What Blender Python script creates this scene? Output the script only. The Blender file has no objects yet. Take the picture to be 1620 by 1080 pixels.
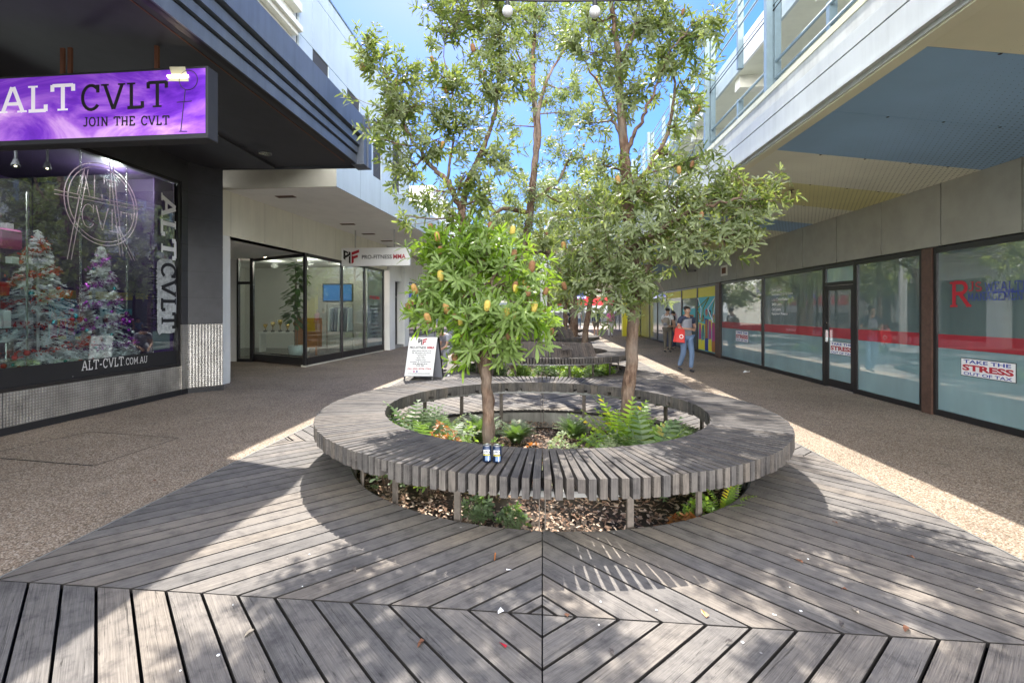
import bpy, bmesh, math, random
import numpy as np
from mathutils import Vector, Matrix
random.seed(7); rng = np.random.default_rng(7)
sc = bpy.context.scene; col = sc.collection
PI = math.pi
# ---------------------------------------------------------------- camera
F, PX, HZ, CH, YAW = 768.0, 780.0, 492.0, 1.6, math.radians(5.79)
cam_d = bpy.data.cameras.new('camera'); cam = bpy.data.objects.new('camera', cam_d); col.objects.link(cam)
cam_d.sensor_width = 36; cam_d.lens = F/1620*36
cam_d.shift_x = (810-PX)/1620; cam_d.shift_y = -(540-HZ)/1620
cam_d.clip_start = 0.05; cam_d.clip_end = 1500
cam.location = (0, 0, CH); cam.rotation_euler = (PI/2, 0, YAW)
sc.camera = cam
# ---------------------------------------------------------------- sky, sun, exposure
SX, SY = -0.13, 0.80                       # horizontal offset towards the sun per metre of height
sun_el = math.atan2(1, math.hypot(SX, SY)); sun_az = math.atan2(SX, SY)
w = bpy.data.worlds.new("World"); sc.world = w; w.use_nodes = True
nt = w.node_tree; sky = nt.nodes.new('ShaderNodeTexSky'); sky.sky_type = 'NISHITA'; sky.sun_disc = False
sky.sun_elevation = sun_el; sky.sun_rotation = sun_az; sky.air_density = 1.0; sky.dust_density = 0.6; sky.ozone_density = 1.6
bg = nt.nodes['Background']; L_ = nt.links
bw = nt.nodes.new('ShaderNodeRGBToBW'); L_.new(sky.outputs[0], bw.inputs[0])
m1 = nt.nodes.new('ShaderNodeMath'); m1.operation = 'MULTIPLY_ADD'; L_.new(bw.outputs[0], m1.inputs[0]); m1.inputs[1].default_value = 0.16; m1.inputs[2].default_value = 1.0
m2 = nt.nodes.new('ShaderNodeMath'); m2.operation = 'DIVIDE'; m2.inputs[0].default_value = 1.0; L_.new(m1.outputs[0], m2.inputs[1])       # softens the glare round the sun
vs_ = nt.nodes.new('ShaderNodeVectorMath'); vs_.operation = 'SCALE'; L_.new(sky.outputs[0], vs_.inputs[0]); L_.new(m2.outputs[0], vs_.inputs['Scale'])
hs = nt.nodes.new('ShaderNodeHueSaturation'); hs.inputs['Saturation'].default_value = 1.4; tn = nt.nodes.new('ShaderNodeMix'); tn.data_type = 'RGBA'; tn.blend_type = 'MULTIPLY'; tn.inputs[0].default_value = 1; tn.inputs[7].default_value = (.90, .88, 1.10, 1); L_.new(vs_.outputs[0], tn.inputs[6]); L_.new(tn.outputs[2], hs.inputs['Color'])
# bright cloud bank added out of view behind the camera as fill light
tc = nt.nodes.new('ShaderNodeTexCoord'); cn = nt.nodes.new('ShaderNodeTexNoise'); cn.inputs['Scale'].default_value = 2.2; cn.inputs['Detail'].default_value = 7; L_.new(tc.outputs['Generated'], cn.inputs['Vector'])
sp = nt.nodes.new('ShaderNodeSeparateXYZ'); L_.new(tc.outputs['Generated'], sp.inputs[0])
mr = nt.nodes.new('ShaderNodeMapRange'); L_.new(sp.outputs[1], mr.inputs[0]); mr.inputs[1].default_value = .1; mr.inputs[2].default_value = -.5; mr.inputs[3].default_value = -.32; mr.inputs[4].default_value = .34
ad = nt.nodes.new('ShaderNodeMath'); ad.operation = 'ADD'; L_.new(cn.outputs[0], ad.inputs[0]); L_.new(mr.outputs[0], ad.inputs[1])
cr = nt.nodes.new('ShaderNodeMapRange'); L_.new(ad.outputs[0], cr.inputs[0]); cr.inputs[1].default_value = .50; cr.inputs[2].default_value = .72
mx_ = nt.nodes.new('ShaderNodeMix'); mx_.data_type = 'RGBA'; L_.new(cr.outputs[0], mx_.inputs[0]); L_.new(hs.outputs[0], mx_.inputs[6]); ce = nt.nodes.new('ShaderNodeMapRange'); L_.new(sp.outputs[2], ce.inputs[0]); ce.inputs[1].default_value = .15; ce.inputs[2].default_value = .8; ce.inputs[3].default_value = 25; ce.inputs[4].default_value = 8.5; cc_ = nt.nodes.new('ShaderNodeCombineColor'); [L_.new(ce.outputs[0], cc_.inputs[i]) for i in range(3)]; L_.new(cc_.outputs[0], mx_.inputs[7])
L_.new(mx_.outputs[2], bg.inputs[0]); bg.inputs[1].default_value = 0.15
sd = bpy.data.lights.new('sun', 'SUN'); so = bpy.data.objects.new('sun', sd); col.objects.link(so)
sd.energy = 3.9; sd.angle = math.radians(0.53); sd.color = (1, .945, .86)
so.rotation_euler = Vector((SX, SY, 1)).to_track_quat('Z', 'Y').to_euler()
so.location = (0, 0, 30)
sc.view_settings.view_transform = 'Standard'; sc.view_settings.look = 'None'; sc.view_settings.exposure = 1.68; sc.view_settings.gamma = 1
sc.view_settings.use_curve_mapping = False
try:
    sc.cycles.max_bounces = 8; sc.cycles.diffuse_bounces = 5; sc.cycles.transparent_max_bounces = 12; sc.cycles.sample_clamp_indirect = 8
except Exception: pass
# ---------------------------------------------------------------- measuring helpers (pixel of the photograph -> world point)
cs, sn = math.cos(YAW), math.sin(YAW)
def ray(px, py=HZ):
    u = (px-PX)/F; return Vector((-sn+u*cs, cs+u*sn, (HZ-py)/F))
def Pz(px, py, z):
    r = ray(px, py); t = (z-CH)/r.z; return Vector((0, 0, CH))+r*t
def PY(px, py, Y):
    r = ray(px, py); return Vector((0, 0, CH))+r*(Y/r.y)
def PX_(px, py, X):
    r = ray(px, py); return Vector((0, 0, CH))+r*(X/r.x)
# ---------------------------------------------------------------- materials
M = {}
def nodes_of(m): return m.node_tree.nodes, m.node_tree.links
def mat(name, c, rough=.6, metal=0, spec=.5, coat=0, emit=None, es=0, cioR=1.5):
    m = bpy.data.materials.new(name); m.use_nodes = True; b = m.node_tree.nodes['Principled BSDF']
    b.inputs['Base Color'].default_value = (*c, 1); b.inputs['Roughness'].default_value = rough; b.inputs['Metallic'].default_value = metal
    b.inputs['Specular IOR Level'].default_value = spec; b.inputs['Coat Weight'].default_value = coat; b.inputs['Coat Roughness'].default_value = .01
    b.inputs['Coat IOR'].default_value = cioR
    if emit: b.inputs['Emission Color'].default_value = (*emit, 1); b.inputs['Emission Strength'].default_value = es
    M[name] = m; return m
def N(m, t, **k):
    n = m.node_tree.nodes.new(t)
    for a, v in k.items(): setattr(n, a, v)
    return n
def ramp(m, src, stops):
    r = N(m, 'ShaderNodeValToRGB'); e = r.color_ramp.elements
    while len(e) < len(stops): e.new(.5)
    for i, (p, c) in enumerate(stops): e[i].position = p; e[i].color = (*c, 1) if len(c) == 3 else c
    m.node_tree.links.new(src, r.inputs[0]); return r
def noise(m, vec, scale, detail=4, rough=.55, dims='3D'):
    n = N(m, 'ShaderNodeTexNoise'); n.inputs['Scale'].default_value = scale; n.inputs['Detail'].default_value = detail; n.inputs['Roughness'].default_value = rough
    if vec is not None: m.node_tree.links.new(vec, n.inputs['Vector'])
    return n
def mapping(m, src, scale=(1, 1, 1), rot=(0, 0, 0), loc=(0, 0, 0)):
    mp = N(m, 'ShaderNodeMapping'); mp.inputs['Scale'].default_value = scale; mp.inputs['Rotation'].default_value = rot; mp.inputs['Location'].default_value = loc
    m.node_tree.links.new(src, mp.inputs[0]); return mp.outputs[0]
def mix(m, f, a, b, mode='MIX'):
    x = N(m, 'ShaderNodeMix', data_type='RGBA', blend_type=mode); L = m.node_tree.links
    for s, i in ((f, 0), (a, 6), (b, 7)):
        if isinstance(s, (int, float)): x.inputs[i].default_value = s
        elif isinstance(s, tuple): x.inputs[i].default_value = (*s, 1)
        else: L.new(s, x.inputs[i])
    return x.outputs[2]
def math_(m, op, a, b=None):
    x = N(m, 'ShaderNodeMath', operation=op); L = m.node_tree.links
    for s, i in ((a, 0), (b, 1)):
        if s is None: continue
        if isinstance(s, (int, float)): x.inputs[i].default_value = s
        else: L.new(s, x.inputs[i])
    return x.outputs[0]
def bump(m, h, strength=.3, dist=.01):
    b = N(m, 'ShaderNodeBump'); b.inputs['Strength'].default_value = strength; b.inputs['Distance'].default_value = dist
    m.node_tree.links.new(h, b.inputs['Height']); m.node_tree.links.new(b.outputs[0], m.node_tree.nodes['Principled BSDF'].inputs['Normal'])
def setc(m, out, sock='Base Color'): m.node_tree.links.new(out, m.node_tree.nodes['Principled BSDF'].inputs[sock])
def coords(m, which='Object'):
    return N(m, 'ShaderNodeTexCoord').outputs[which]

def dirty(name, c, rough=.6, amt=.25, scale=2.0, metal=0, coat=0, streak=False):
    """painted/rendered surface with uneven grime and faint streaks"""
    m = mat(name, c, rough, metal, coat=coat); oc = coords(m)
    n1 = noise(m, oc, scale, 6, .6); n2 = noise(m, mapping(m, oc, (6, 6, .6)) if streak else oc, scale*3.1 if not streak else scale, 5, .6)
    f = math_(m, 'MULTIPLY', n1.outputs[0], n2.outputs[0])
    r = ramp(m, f, [(.12, tuple(x*(1-amt) for x in c)), (.3, c), (.5, tuple(min(1, x*(1+amt*.35)) for x in c))])
    setc(m, r.outputs[0]); n3 = noise(m, oc, 60, 3); bump(m, n3.outputs[0], .08, .004)
    return m

def wood(name, dark, mid, light, tint, ulen=1.0):
    m = mat(name, mid, .8, spec=.25); uv = N(m, 'ShaderNodeUVMap'); uv.uv_map = 'UVMap'
    at = N(m, 'ShaderNodeAttribute'); at.attribute_name = 'rnd'
    sh = N(m, 'ShaderNodeVectorMath', operation='ADD'); m.node_tree.links.new(uv.outputs[0], sh.inputs[0])
    cmb = N(m, 'ShaderNodeCombineXYZ'); 
    for i in range(3): m.node_tree.links.new(math_(m, 'MULTIPLY', at.outputs['Fac'], (37., 91., 53.)[i]), cmb.inputs[i])
    m.node_tree.links.new(cmb.outputs[0], sh.inputs[1]); v = sh.outputs[0]
    g = noise(m, mapping(m, v, (1.6, 34, 1)), 1.6, 8, .62)            # grain
    g.inputs['Distortion'].default_value = .55
    big = noise(m, coords(m), 1.3, 5, .6)
    fine = noise(m, mapping(m, v, (5, 260, 1)), 1, 3, .5)
    hlf = tuple((x+y)/2 for x, y in zip(dark, mid)); r = ramp(m, g.outputs[0], [(.2, hlf), (.5, mid), (.8, tuple((x+y)/2 for x, y in zip(light, mid)))])
    c = mix(m, .38, r.outputs[0], ramp(m, fine.outputs[0], [(.3, dark), (.65, light)]).outputs[0])
    bl = noise(m, coords(m), 9, 6, .65); c = mix(m, 1.0, c, ramp(m, bl.outputs[0], [(.32, (.62, .62, .64)), (.5, (1, 1, 1)), (.7, (1.14, 1.13, 1.1))]).outputs[0], 'MULTIPLY')
    g2 = noise(m, mapping(m, v, (1.6, 7, 1)), 1.6, 7, .7); g2.inputs['Distortion'].default_value = 1.2
    c = mix(m, ramp(m, g2.outputs[0], [(.30, (.5, .5, .5)), (.44, (0, 0, 0))]).outputs[0], c, dark)
    c = mix(m, ramp(m, big.outputs[0], [(.35, (0, 0, 0)), (.7, (.8, .8, .8))]).outputs[0], c, mix(m, 1.0, c, tint, 'MULTIPLY'))
    bright = ramp(m, at.outputs['Fac'], [(0, (.72, .74, .79)), (.5, (.95, .95, .97)), (1, (1.08, 1.03, .98))])
    c = mix(m, 1.0, c, bright.outputs[0], 'MULTIPLY')
    crack = noise(m, mapping(m, v, (2.2, 75, 1)), 1.3, 4, .7); crack.inputs['Distortion'].default_value = .8
    ck = ramp(m, crack.outputs[0], [(.33, (1, 1, 1)), (.375, (0, 0, 0))])
    c = mix(m, math_(m, 'MULTIPLY', ck.outputs[0], .75), c, tuple(x*.3 for x in dark))
    spots = N(m, 'ShaderNodeTexVoronoi'); spots.inputs['Scale'].default_value = 2.6; m.node_tree.links.new(coords(m), spots.inputs['Vector'])
    sp = ramp(m, spots.outputs['Distance'], [(.018, (1, 1, 1)), (.028, (0, 0, 0))])
    c = mix(m, math_(m, 'MULTIPLY', sp.outputs[0], .6), c, (.5, .49, .47))
    setc(m, c)
    h = math_(m, 'SUBTRACT', math_(m, 'ADD', g.outputs[0], math_(m, 'MULTIPLY', fine.outputs[0], .5)), math_(m, 'MULTIPLY', ck.outputs[0], .8))
    bump(m, h, .6, .006); M[name] = m; return m
wood('deck_wood', (.082, .074, .066), (.195, .176, .156), (.33, .302, .265), (.66, .67, .70))
wood('bench_wood', (.045, .040, .036), (.115, .103, .093), (.245, .225, .203), (.55, .55, .58))
wood('bench_wood_dark', (.06, .05, .045), (.12, .10, .088), (.20, .175, .158), (.62, .62, .64))

def aggregate():
    m = mat('aggregate', (.3, .25, .2), .75, spec=.3); oc = coords(m)
    v = N(m, 'ShaderNodeTexVoronoi'); v.inputs['Scale'].default_value = 90; m.node_tree.links.new(oc, v.inputs['Vector'])
    sep = N(m, 'ShaderNodeSeparateColor'); m.node_tree.links.new(v.outputs['Color'], sep.inputs[0])
    r = ramp(m, sep.outputs[0], [(0, (.18, .14, .10)), (.25, (.39, .30, .215)), (.5, (.48, .38, .285)), (.75, (.57, .475, .37)), (1, (.74, .67, .57))])
    e = ramp(m, v.outputs['Distance'], [(.0, (1, 1, 1)), (.75, (.42, .40, .38))])
    c = mix(m, 1.0, r.outputs[0], e.outputs[0], 'MULTIPLY')
    big = noise(m, oc, .6, 6, .65); st = noise(m, oc, 3.5, 6, .7)
    c = mix(m, 1.0, c, ramp(m, big.outputs[0], [(.3, (.72, .70, .68)), (.65, (1.05, 1.02, 1))]).outputs[0], 'MULTIPLY')
    c = mix(m, ramp(m, st.outputs[0], [(.56, (0, 0, 0)), (.72, (.45, .45, .45))]).outputs[0], c, (.09, .08, .07))
    gs = N(m, 'ShaderNodeTexVoronoi'); gs.inputs['Scale'].default_value = 1.7; m.node_tree.links.new(oc, gs.inputs['Vector'])
    c = mix(m, ramp(m, gs.outputs['Distance'], [(.03, (.6, .6, .6)), (.045, (0, 0, 0))]).outputs[0], c, (.07, .065, .06))
    setc(m, c); bump(m, v.outputs['Distance'], .5, -.004); return m
aggregate()
mat('board_edge_shade', (.03, .026, .024), .95); mat('soil', (.05, .036, .026), .95); mat('black_gap', (.012, .011, .011), .9)  # deck board sides coloured near black, painting shade into the gaps
m = mat('mulch', (.16, .10, .065), .9, spec=.2)
at = N(m, 'ShaderNodeAttribute'); at.attribute_name = 'rnd'
setc(m, ramp(m, at.outputs['Fac'], [(0, (.07, .04, .028)), (.3, (.22, .13, .085)), (.7, (.42, .29, .20)), (1, (.62, .50, .39))]).outputs[0])
dirty('galv', (.33, .33, .32), .45, .2, 4, metal=.6); dirty('post_steel', (.16, .135, .115), .6, .35, 6, metal=.3)
dirty('concrete', (.33, .32, .29), .85, .4, 3, streak=True)
dirty('black_frame', (.016, .015, .016), .3, .3, 6); dirty('brown_post', (.10, .055, .04), .45, .35, 5)
dirty('canopy_dark', (.03, .031, .038), .75, .2, 1.5); dirty('fascia_blue', (.115, .135, .175), .42, .28, 1.8, streak=True)
dirty('tile_dark', (.052, .052, .058), .4, .2, 2)
dirty('cream', (.76, .74, .64), .7, .10, 1.1, streak=True); dirty('offwhite', (.78, .79, .77), .65, .10, 1.2, streak=True)
dirty('panel_blue', (.47, .54, .56), .5, .12, .9, streak=True); dirty('soffit_white', (.80, .80, .77), .7, .08, 1)
dirty('grey_wall', (.34, .335, .285), .6, .16, 1.1); dirty('white_beam', (.52, .55, .54), .45, .15, 1.5, streak=True)
dirty('steel_blue', (.15, .21, .24), .45, .15, 3); dirty('slab', (.50, .52, .50), .7, .25, 1.4, streak=True); dirty('deck_soffit', (.74, .73, .60), .6, .12, 1)
dirty('cream_dark', (.50, .48, .40), .6, .15, 1)
mat('joint', (.05, .05, .05), .8); mat('dark_room', (.06, .06, .065), .8); mat('purple_wall', (.032, .015, .065), .7)
mat('purple_vinyl', (.10, .03, .20), .4); mat('white_paint', (.78, .78, .77), .5); mat('white_wall', (.62, .61, .58), .7); mat('yellow', (.85, .76, .04), .45); mat('red', (.6, .02, .03), .45)
mat('black', (.012, .012, .014), .5); mat('ink', (.01, .01, .012), .6); mat('blue_ink', (.02, .04, .30), .5); mat('red_ink', (.42, .015, .03), .5)
mat('orange', (.50, .17, .04), .5); mat('floor_dark', (.09, .075, .065), .25); mat('silver', (.6, .6, .6), .25, 1); mat('gold', (.65, .45, .12), .25, 1)
mat('vinyl_white', (.86, .86, .86), .5); mat('sign_white', (.8, .78, .82), .4, emit=(.9, .85, .95), es=.12); mat('teal', (.08, .50, .56), .5); mat('magenta', (.5, .05, .25), .5); mat('skin', (.42, .25, .17), .55); mat('skin2', (.36, .2, .13), .55)
mat('hair', (.015, .012, .011), .6); mat('denim', (.13, .20, .33), .85); mat('navy', (.03, .04, .075), .85); mat('grey_cloth', (.25, .26, .30), .85)
mat('khaki', (.13, .115, .09), .85); mat('black_cloth', (.02, .02, .025), .85); mat('pink_cloth', (.62, .16, .34), .85); mat('white_cloth', (.62, .62, .62), .85)
mat('shoe', (.03, .03, .035), .6); mat('bag_red', (.62, .03, .025), .5); mat('bag_tan', (.28, .24, .19), .8); mat('chair_grey', (.08, .08, .085), .6)
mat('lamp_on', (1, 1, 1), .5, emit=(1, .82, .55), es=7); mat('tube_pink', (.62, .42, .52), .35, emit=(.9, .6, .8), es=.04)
mat('bauble_purple', (.42, .03, .50), .2, .6); mat('bauble_teal', (.05, .35, .4), .2, .6); mat('bauble_white', (.7, .7, .72), .25); mat('tinsel_red', (.45, .02, .02), .5)
mat('fir_white', (.66, .66, .70), .7); mat('lime_cloth', (.30, .33, .03), .7); mat('can_blue', (.010, .022, .06), .3, .3); mat('can_top', (.7, .7, .7), .3, .9); mat('can_yellow', (.6, .5, .05), .4)
mat('screen_blue', (.03, .12, .28), .2, coat=1, emit=(.05, .2, .5), es=.25); mat('rust', (.15, .06, .03), .8); mat('bulb_glass', (.62, .63, .64), .12, spec=.8)

def glass(name, tint, ior):
    m = bpy.data.materials.new(name); m.use_nodes = True; n, l = nodes_of(m); n.remove(n['Principled BSDF'])
    t = n.new('ShaderNodeBsdfTransparent'); t.inputs[0].default_value = (*tint, 1); g = n.new('ShaderNodeBsdfGlossy'); g.inputs['Roughness'].default_value = .0
    fr = n.new('ShaderNodeFresnel'); gmx = n.new('ShaderNodeNewGeometry'); im = n.new('ShaderNodeMapRange'); l.new(gmx.outputs['Backfacing'], im.inputs[0]); im.inputs[3].default_value = ior; im.inputs[4].default_value = 1/ior; l.new(im.outputs[0], fr.inputs[0]); mx = n.new('ShaderNodeMixShader')
    tc = n.new('ShaderNodeTexCoord'); nz = n.new('ShaderNodeTexNoise'); nz.inputs['Scale'].default_value = .5; l.new(tc.outputs['Object'], nz.inputs['Vector'])
    bp = n.new('ShaderNodeBump'); bp.inputs['Strength'].default_value = .03; bp.inputs['Distance'].default_value = .05; l.new(nz.outputs[0], bp.inputs['Height']); l.new(bp.outputs[0], g.inputs['Normal'])
    l.new(fr.outputs[0], mx.inputs[0]); l.new(t.outputs[0], mx.inputs[1]); l.new(g.outputs[0], mx.inputs[2]); l.new(mx.outputs[0], n['Material Output'].inputs[0]); M[name] = m
glass('glass', (.80, .87, .85), 2.1)
def filmglass(name, c, ior=1.9):
    m = mat(name, c, .5, coat=1, cioR=ior); oc = coords(m); n = noise(m, oc, .5, 2)
    b = N(m, 'ShaderNodeBump'); b.inputs['Strength'].default_value = .015; b.inputs['Distance'].default_value = .05
    m.node_tree.links.new(n.outputs[0], b.inputs['Height']); m.node_tree.links.new(b.outputs[0], m.node_tree.nodes['Principled BSDF'].inputs['Coat Normal'])
    n2 = noise(m, mapping(m, oc, (1, 1, .35)), 1.3, 5)
    setc(m, ramp(m, n2.outputs[0], [(.3, tuple(x*.75 for x in c)), (.7, tuple(x*1.2 for x in c))]).outputs[0])
filmglass('film_clear', (.11, .165, .16), 3.2); filmglass('film_frost', (.22, .36, .38), 3.0); filmglass('film_red', (.36, .02, .035), 2.0); filmglass('glass_dark', (.02, .026, .028), 1.8)
filmglass('upper_glass', (.09, .12, .125), 1.8)

m = bpy.data.materials.new('window_vinyl'); m.use_nodes = True; n, l = nodes_of(m); p = n['Principled BSDF']; p.inputs['Base Color'].default_value = (.86, .86, .86, 1); t_ = n.new('ShaderNodeBsdfTranslucent'); t_.inputs[0].default_value = (.85, .85, .85, 1); x_ = n.new('ShaderNodeMixShader'); l.new(p.outputs[0], x_.inputs[1]); l.new(t_.outputs[0], x_.inputs[2]); l.new(x_.outputs[0], n['Material Output'].inputs[0]); M['window_vinyl'] = m
# sign face: mottled purple acrylic, lit from inside in the photograph
m = mat('purple_sign', (.35, .12, .6), .25, coat=.6); oc = coords(m)
n1 = noise(m, mapping(m, oc, (.75, 1, 1.9), (0, .45, 0)), 1.15, 6, .6); n1.inputs['Distortion'].default_value = .9
r = ramp(m, n1.outputs[0], [(.30, (.06, .01, .26)), (.43, (.14, .03, .43)), (.54, (.32, .12, .56)), (.66, (.62, .38, .68))])
setc(m, r.outputs[0]); setc(m, r.outputs[0], 'Emission Color'); m.node_tree.nodes['Principled BSDF'].inputs['Emission Strength'].default_value = .26
# checker plate
m = mat('tread_plate', (.52, .50, .47), .38, .75); oc = coords(m)
mp = mapping(m, oc, (1, 1, 1)); ch = N(m, 'ShaderNodeTexBrick'); ch.inputs['Scale'].default_value = 1
sx = N(m, 'ShaderNodeSeparateXYZ'); m.node_tree.links.new(oc, sx.inputs[0])
a = math_(m, 'SINE', math_(m, 'MULTIPLY', math_(m, 'ADD', sx.outputs[1], sx.outputs[2]), 78)); b = math_(m, 'SINE', math_(m, 'MULTIPLY', math_(m, 'SUBTRACT', sx.outputs[1], sx.outputs[2]), 78))
h = math_(m, 'MULTIPLY', a, b); bump(m, h, .7, .006)
nn = noise(m, oc, 3, 5, .6); c1 = ramp(m, nn.outputs[0], [(.3, (.36, .34, .31)), (.6, (.60, .57, .53))]).outputs[0]
setc(m, mix(m, 1.0, c1, ramp(m, h, [(.0, (.72, .72, .72)), (.6, (1, 1, 1))]).outputs[0], 'MULTIPLY'))
# bark
m = mat('bark', (.2, .14, .1), .9, spec=.2); oc = coords(m); nz = noise(m, mapping(m, oc, (3, 3, .9)), 9, 8, .65); n2 = noise(m, oc, 2.5, 4)
c = ramp(m, nz.outputs[0], [(.3, (.045, .028, .022)), (.5, (.13, .082, .058)), (.72, (.25, .18, .135))]).outputs[0]
setc(m, mix(m, ramp(m, n2.outputs[0], [(.45, (0, 0, 0)), (.7, (.6, .6, .6))]).outputs[0], c, (.25, .22, .19))); bump(m, nz.outputs[0], .8, .03)
# leaves: darker upper side, silvery underside
def leaf(name, top, top2, under, trans, tfac=.35):
    m = bpy.data.materials.new(name); m.use_nodes = True; n, l = nodes_of(m); p = n['Principled BSDF']; p.inputs['Roughness'].default_value = .5; p.inputs['Specular IOR Level'].default_value = .4
    at = n.new('ShaderNodeAttribute'); at.attribute_name = 'rnd'
    r = ramp(m, at.outputs['Fac'], [(0, top), (.7, top2), (.93, tuple(min(1, x*1.5) for x in top2)), (1, (top2[0]*2.6, top2[1]*1.3, top2[2]))])
    gm = n.new('ShaderNodeNewGeometry'); c = mix(m, gm.outputs['Backfacing'], r.outputs[0], under); l.new(c, p.inputs['Base Color'])
    t = n.new('ShaderNodeBsdfTranslucent'); l.new(mix(m, 1.0, ramp(m, at.outputs['Fac'], [(0, (.7, .7, .7)), (1, (1.2, 1.1, .9))]).outputs[0], trans, 'MULTIPLY'), t.inputs[0])
    mx = n.new('ShaderNodeMixShader'); mx.inputs[0].default_value = tfac; l.new(p.outputs[0], mx.inputs[1]); l.new(t.outputs[0], mx.inputs[2]); l.new(mx.outputs[0], n['Material Output'].inputs[0]); M[name] = m
leaf('leaf_olive', (.05, .085, .022), (.12, .175, .045), (.19, .225, .12), (.34, .44, .10), .40)
leaf('leaf_bright', (.07, .145, .012), (.19, .33, .03), (.20, .28, .09), (.33, .52, .05), .4)
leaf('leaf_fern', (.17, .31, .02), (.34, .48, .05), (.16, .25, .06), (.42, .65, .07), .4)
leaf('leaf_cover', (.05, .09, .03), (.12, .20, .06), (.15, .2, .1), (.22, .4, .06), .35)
leaf('leaf_red', (.28, .06, .02), (.36, .16, .04), (.3, .15, .06), (.6, .22, .04), .35)
leaf('leaf_pale', (.16, .20, .09), (.28, .36, .18), (.3, .35, .2), (.4, .55, .15), .35)
leaf('leaf_fig', (.035, .09, .02), (.07, .17, .03), (.1, .18, .05), (.12, .3, .04), .2)
m = mat('flower_yellow', (.50, .38, .08), .8); bump(m, N(m, 'ShaderNodeTexVoronoi').outputs[0], .5, .01)
m = mat('flower_brown', (.20, .10, .045), .9); m = mat('flower_orange', (.33, .19, .06), .85)

# perforated soffit panels
def perf(name, c):
    m = mat(name, c, .4, spec=.4); oc = coords(m); sx = N(m, 'ShaderNodeSeparateXYZ'); m.node_tree.links.new(oc, sx.inputs[0])
    def cell(o, off=0.): return math_(m, 'SUBTRACT', math_(m, 'FRACT', math_(m, 'ADD', math_(m, 'MULTIPLY', o, 14.5), off)), .5)
    row = math_(m, 'MULTIPLY', math_(m, 'MODULO', math_(m, 'FLOOR', math_(m, 'MULTIPLY', sx.outputs[1], 14.5)), 2.0), .5)
    fx = math_(m, 'SUBTRACT', math_(m, 'FRACT', math_(m, 'ADD', math_(m, 'MULTIPLY', sx.outputs[0], 14.5), row)), .5); fy = cell(sx.outputs[1])
    d = math_(m, 'SQRT', math_(m, 'ADD', math_(m, 'MULTIPLY', fx, fx), math_(m, 'MULTIPLY', fy, fy)))
    size = math_(m, 'MULTIPLY', math_(m, 'SUBTRACT', sx.outputs[0], 3.55), .075)
    size = math_(m, 'MINIMUM', size, .155)
    hole = math_(m, 'LESS_THAN', d, size); n = noise(m, oc, .8, 4)
    base = ramp(m, n.outputs[0], [(.3, tuple(x*.88 for x in c)), (.7, tuple(x*1.08 for x in c))]).outputs[0]
    setc(m, mix(m, hole, base, (.03, .03, .028)))
perf('soffit_blue', (.27, .45, .66)); perf('soffit_cream', (.74, .73, .53)); perf('soffit_yellow', (.66, .64, .30)); perf('soffit_pale', (.74, .76, .62))
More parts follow.
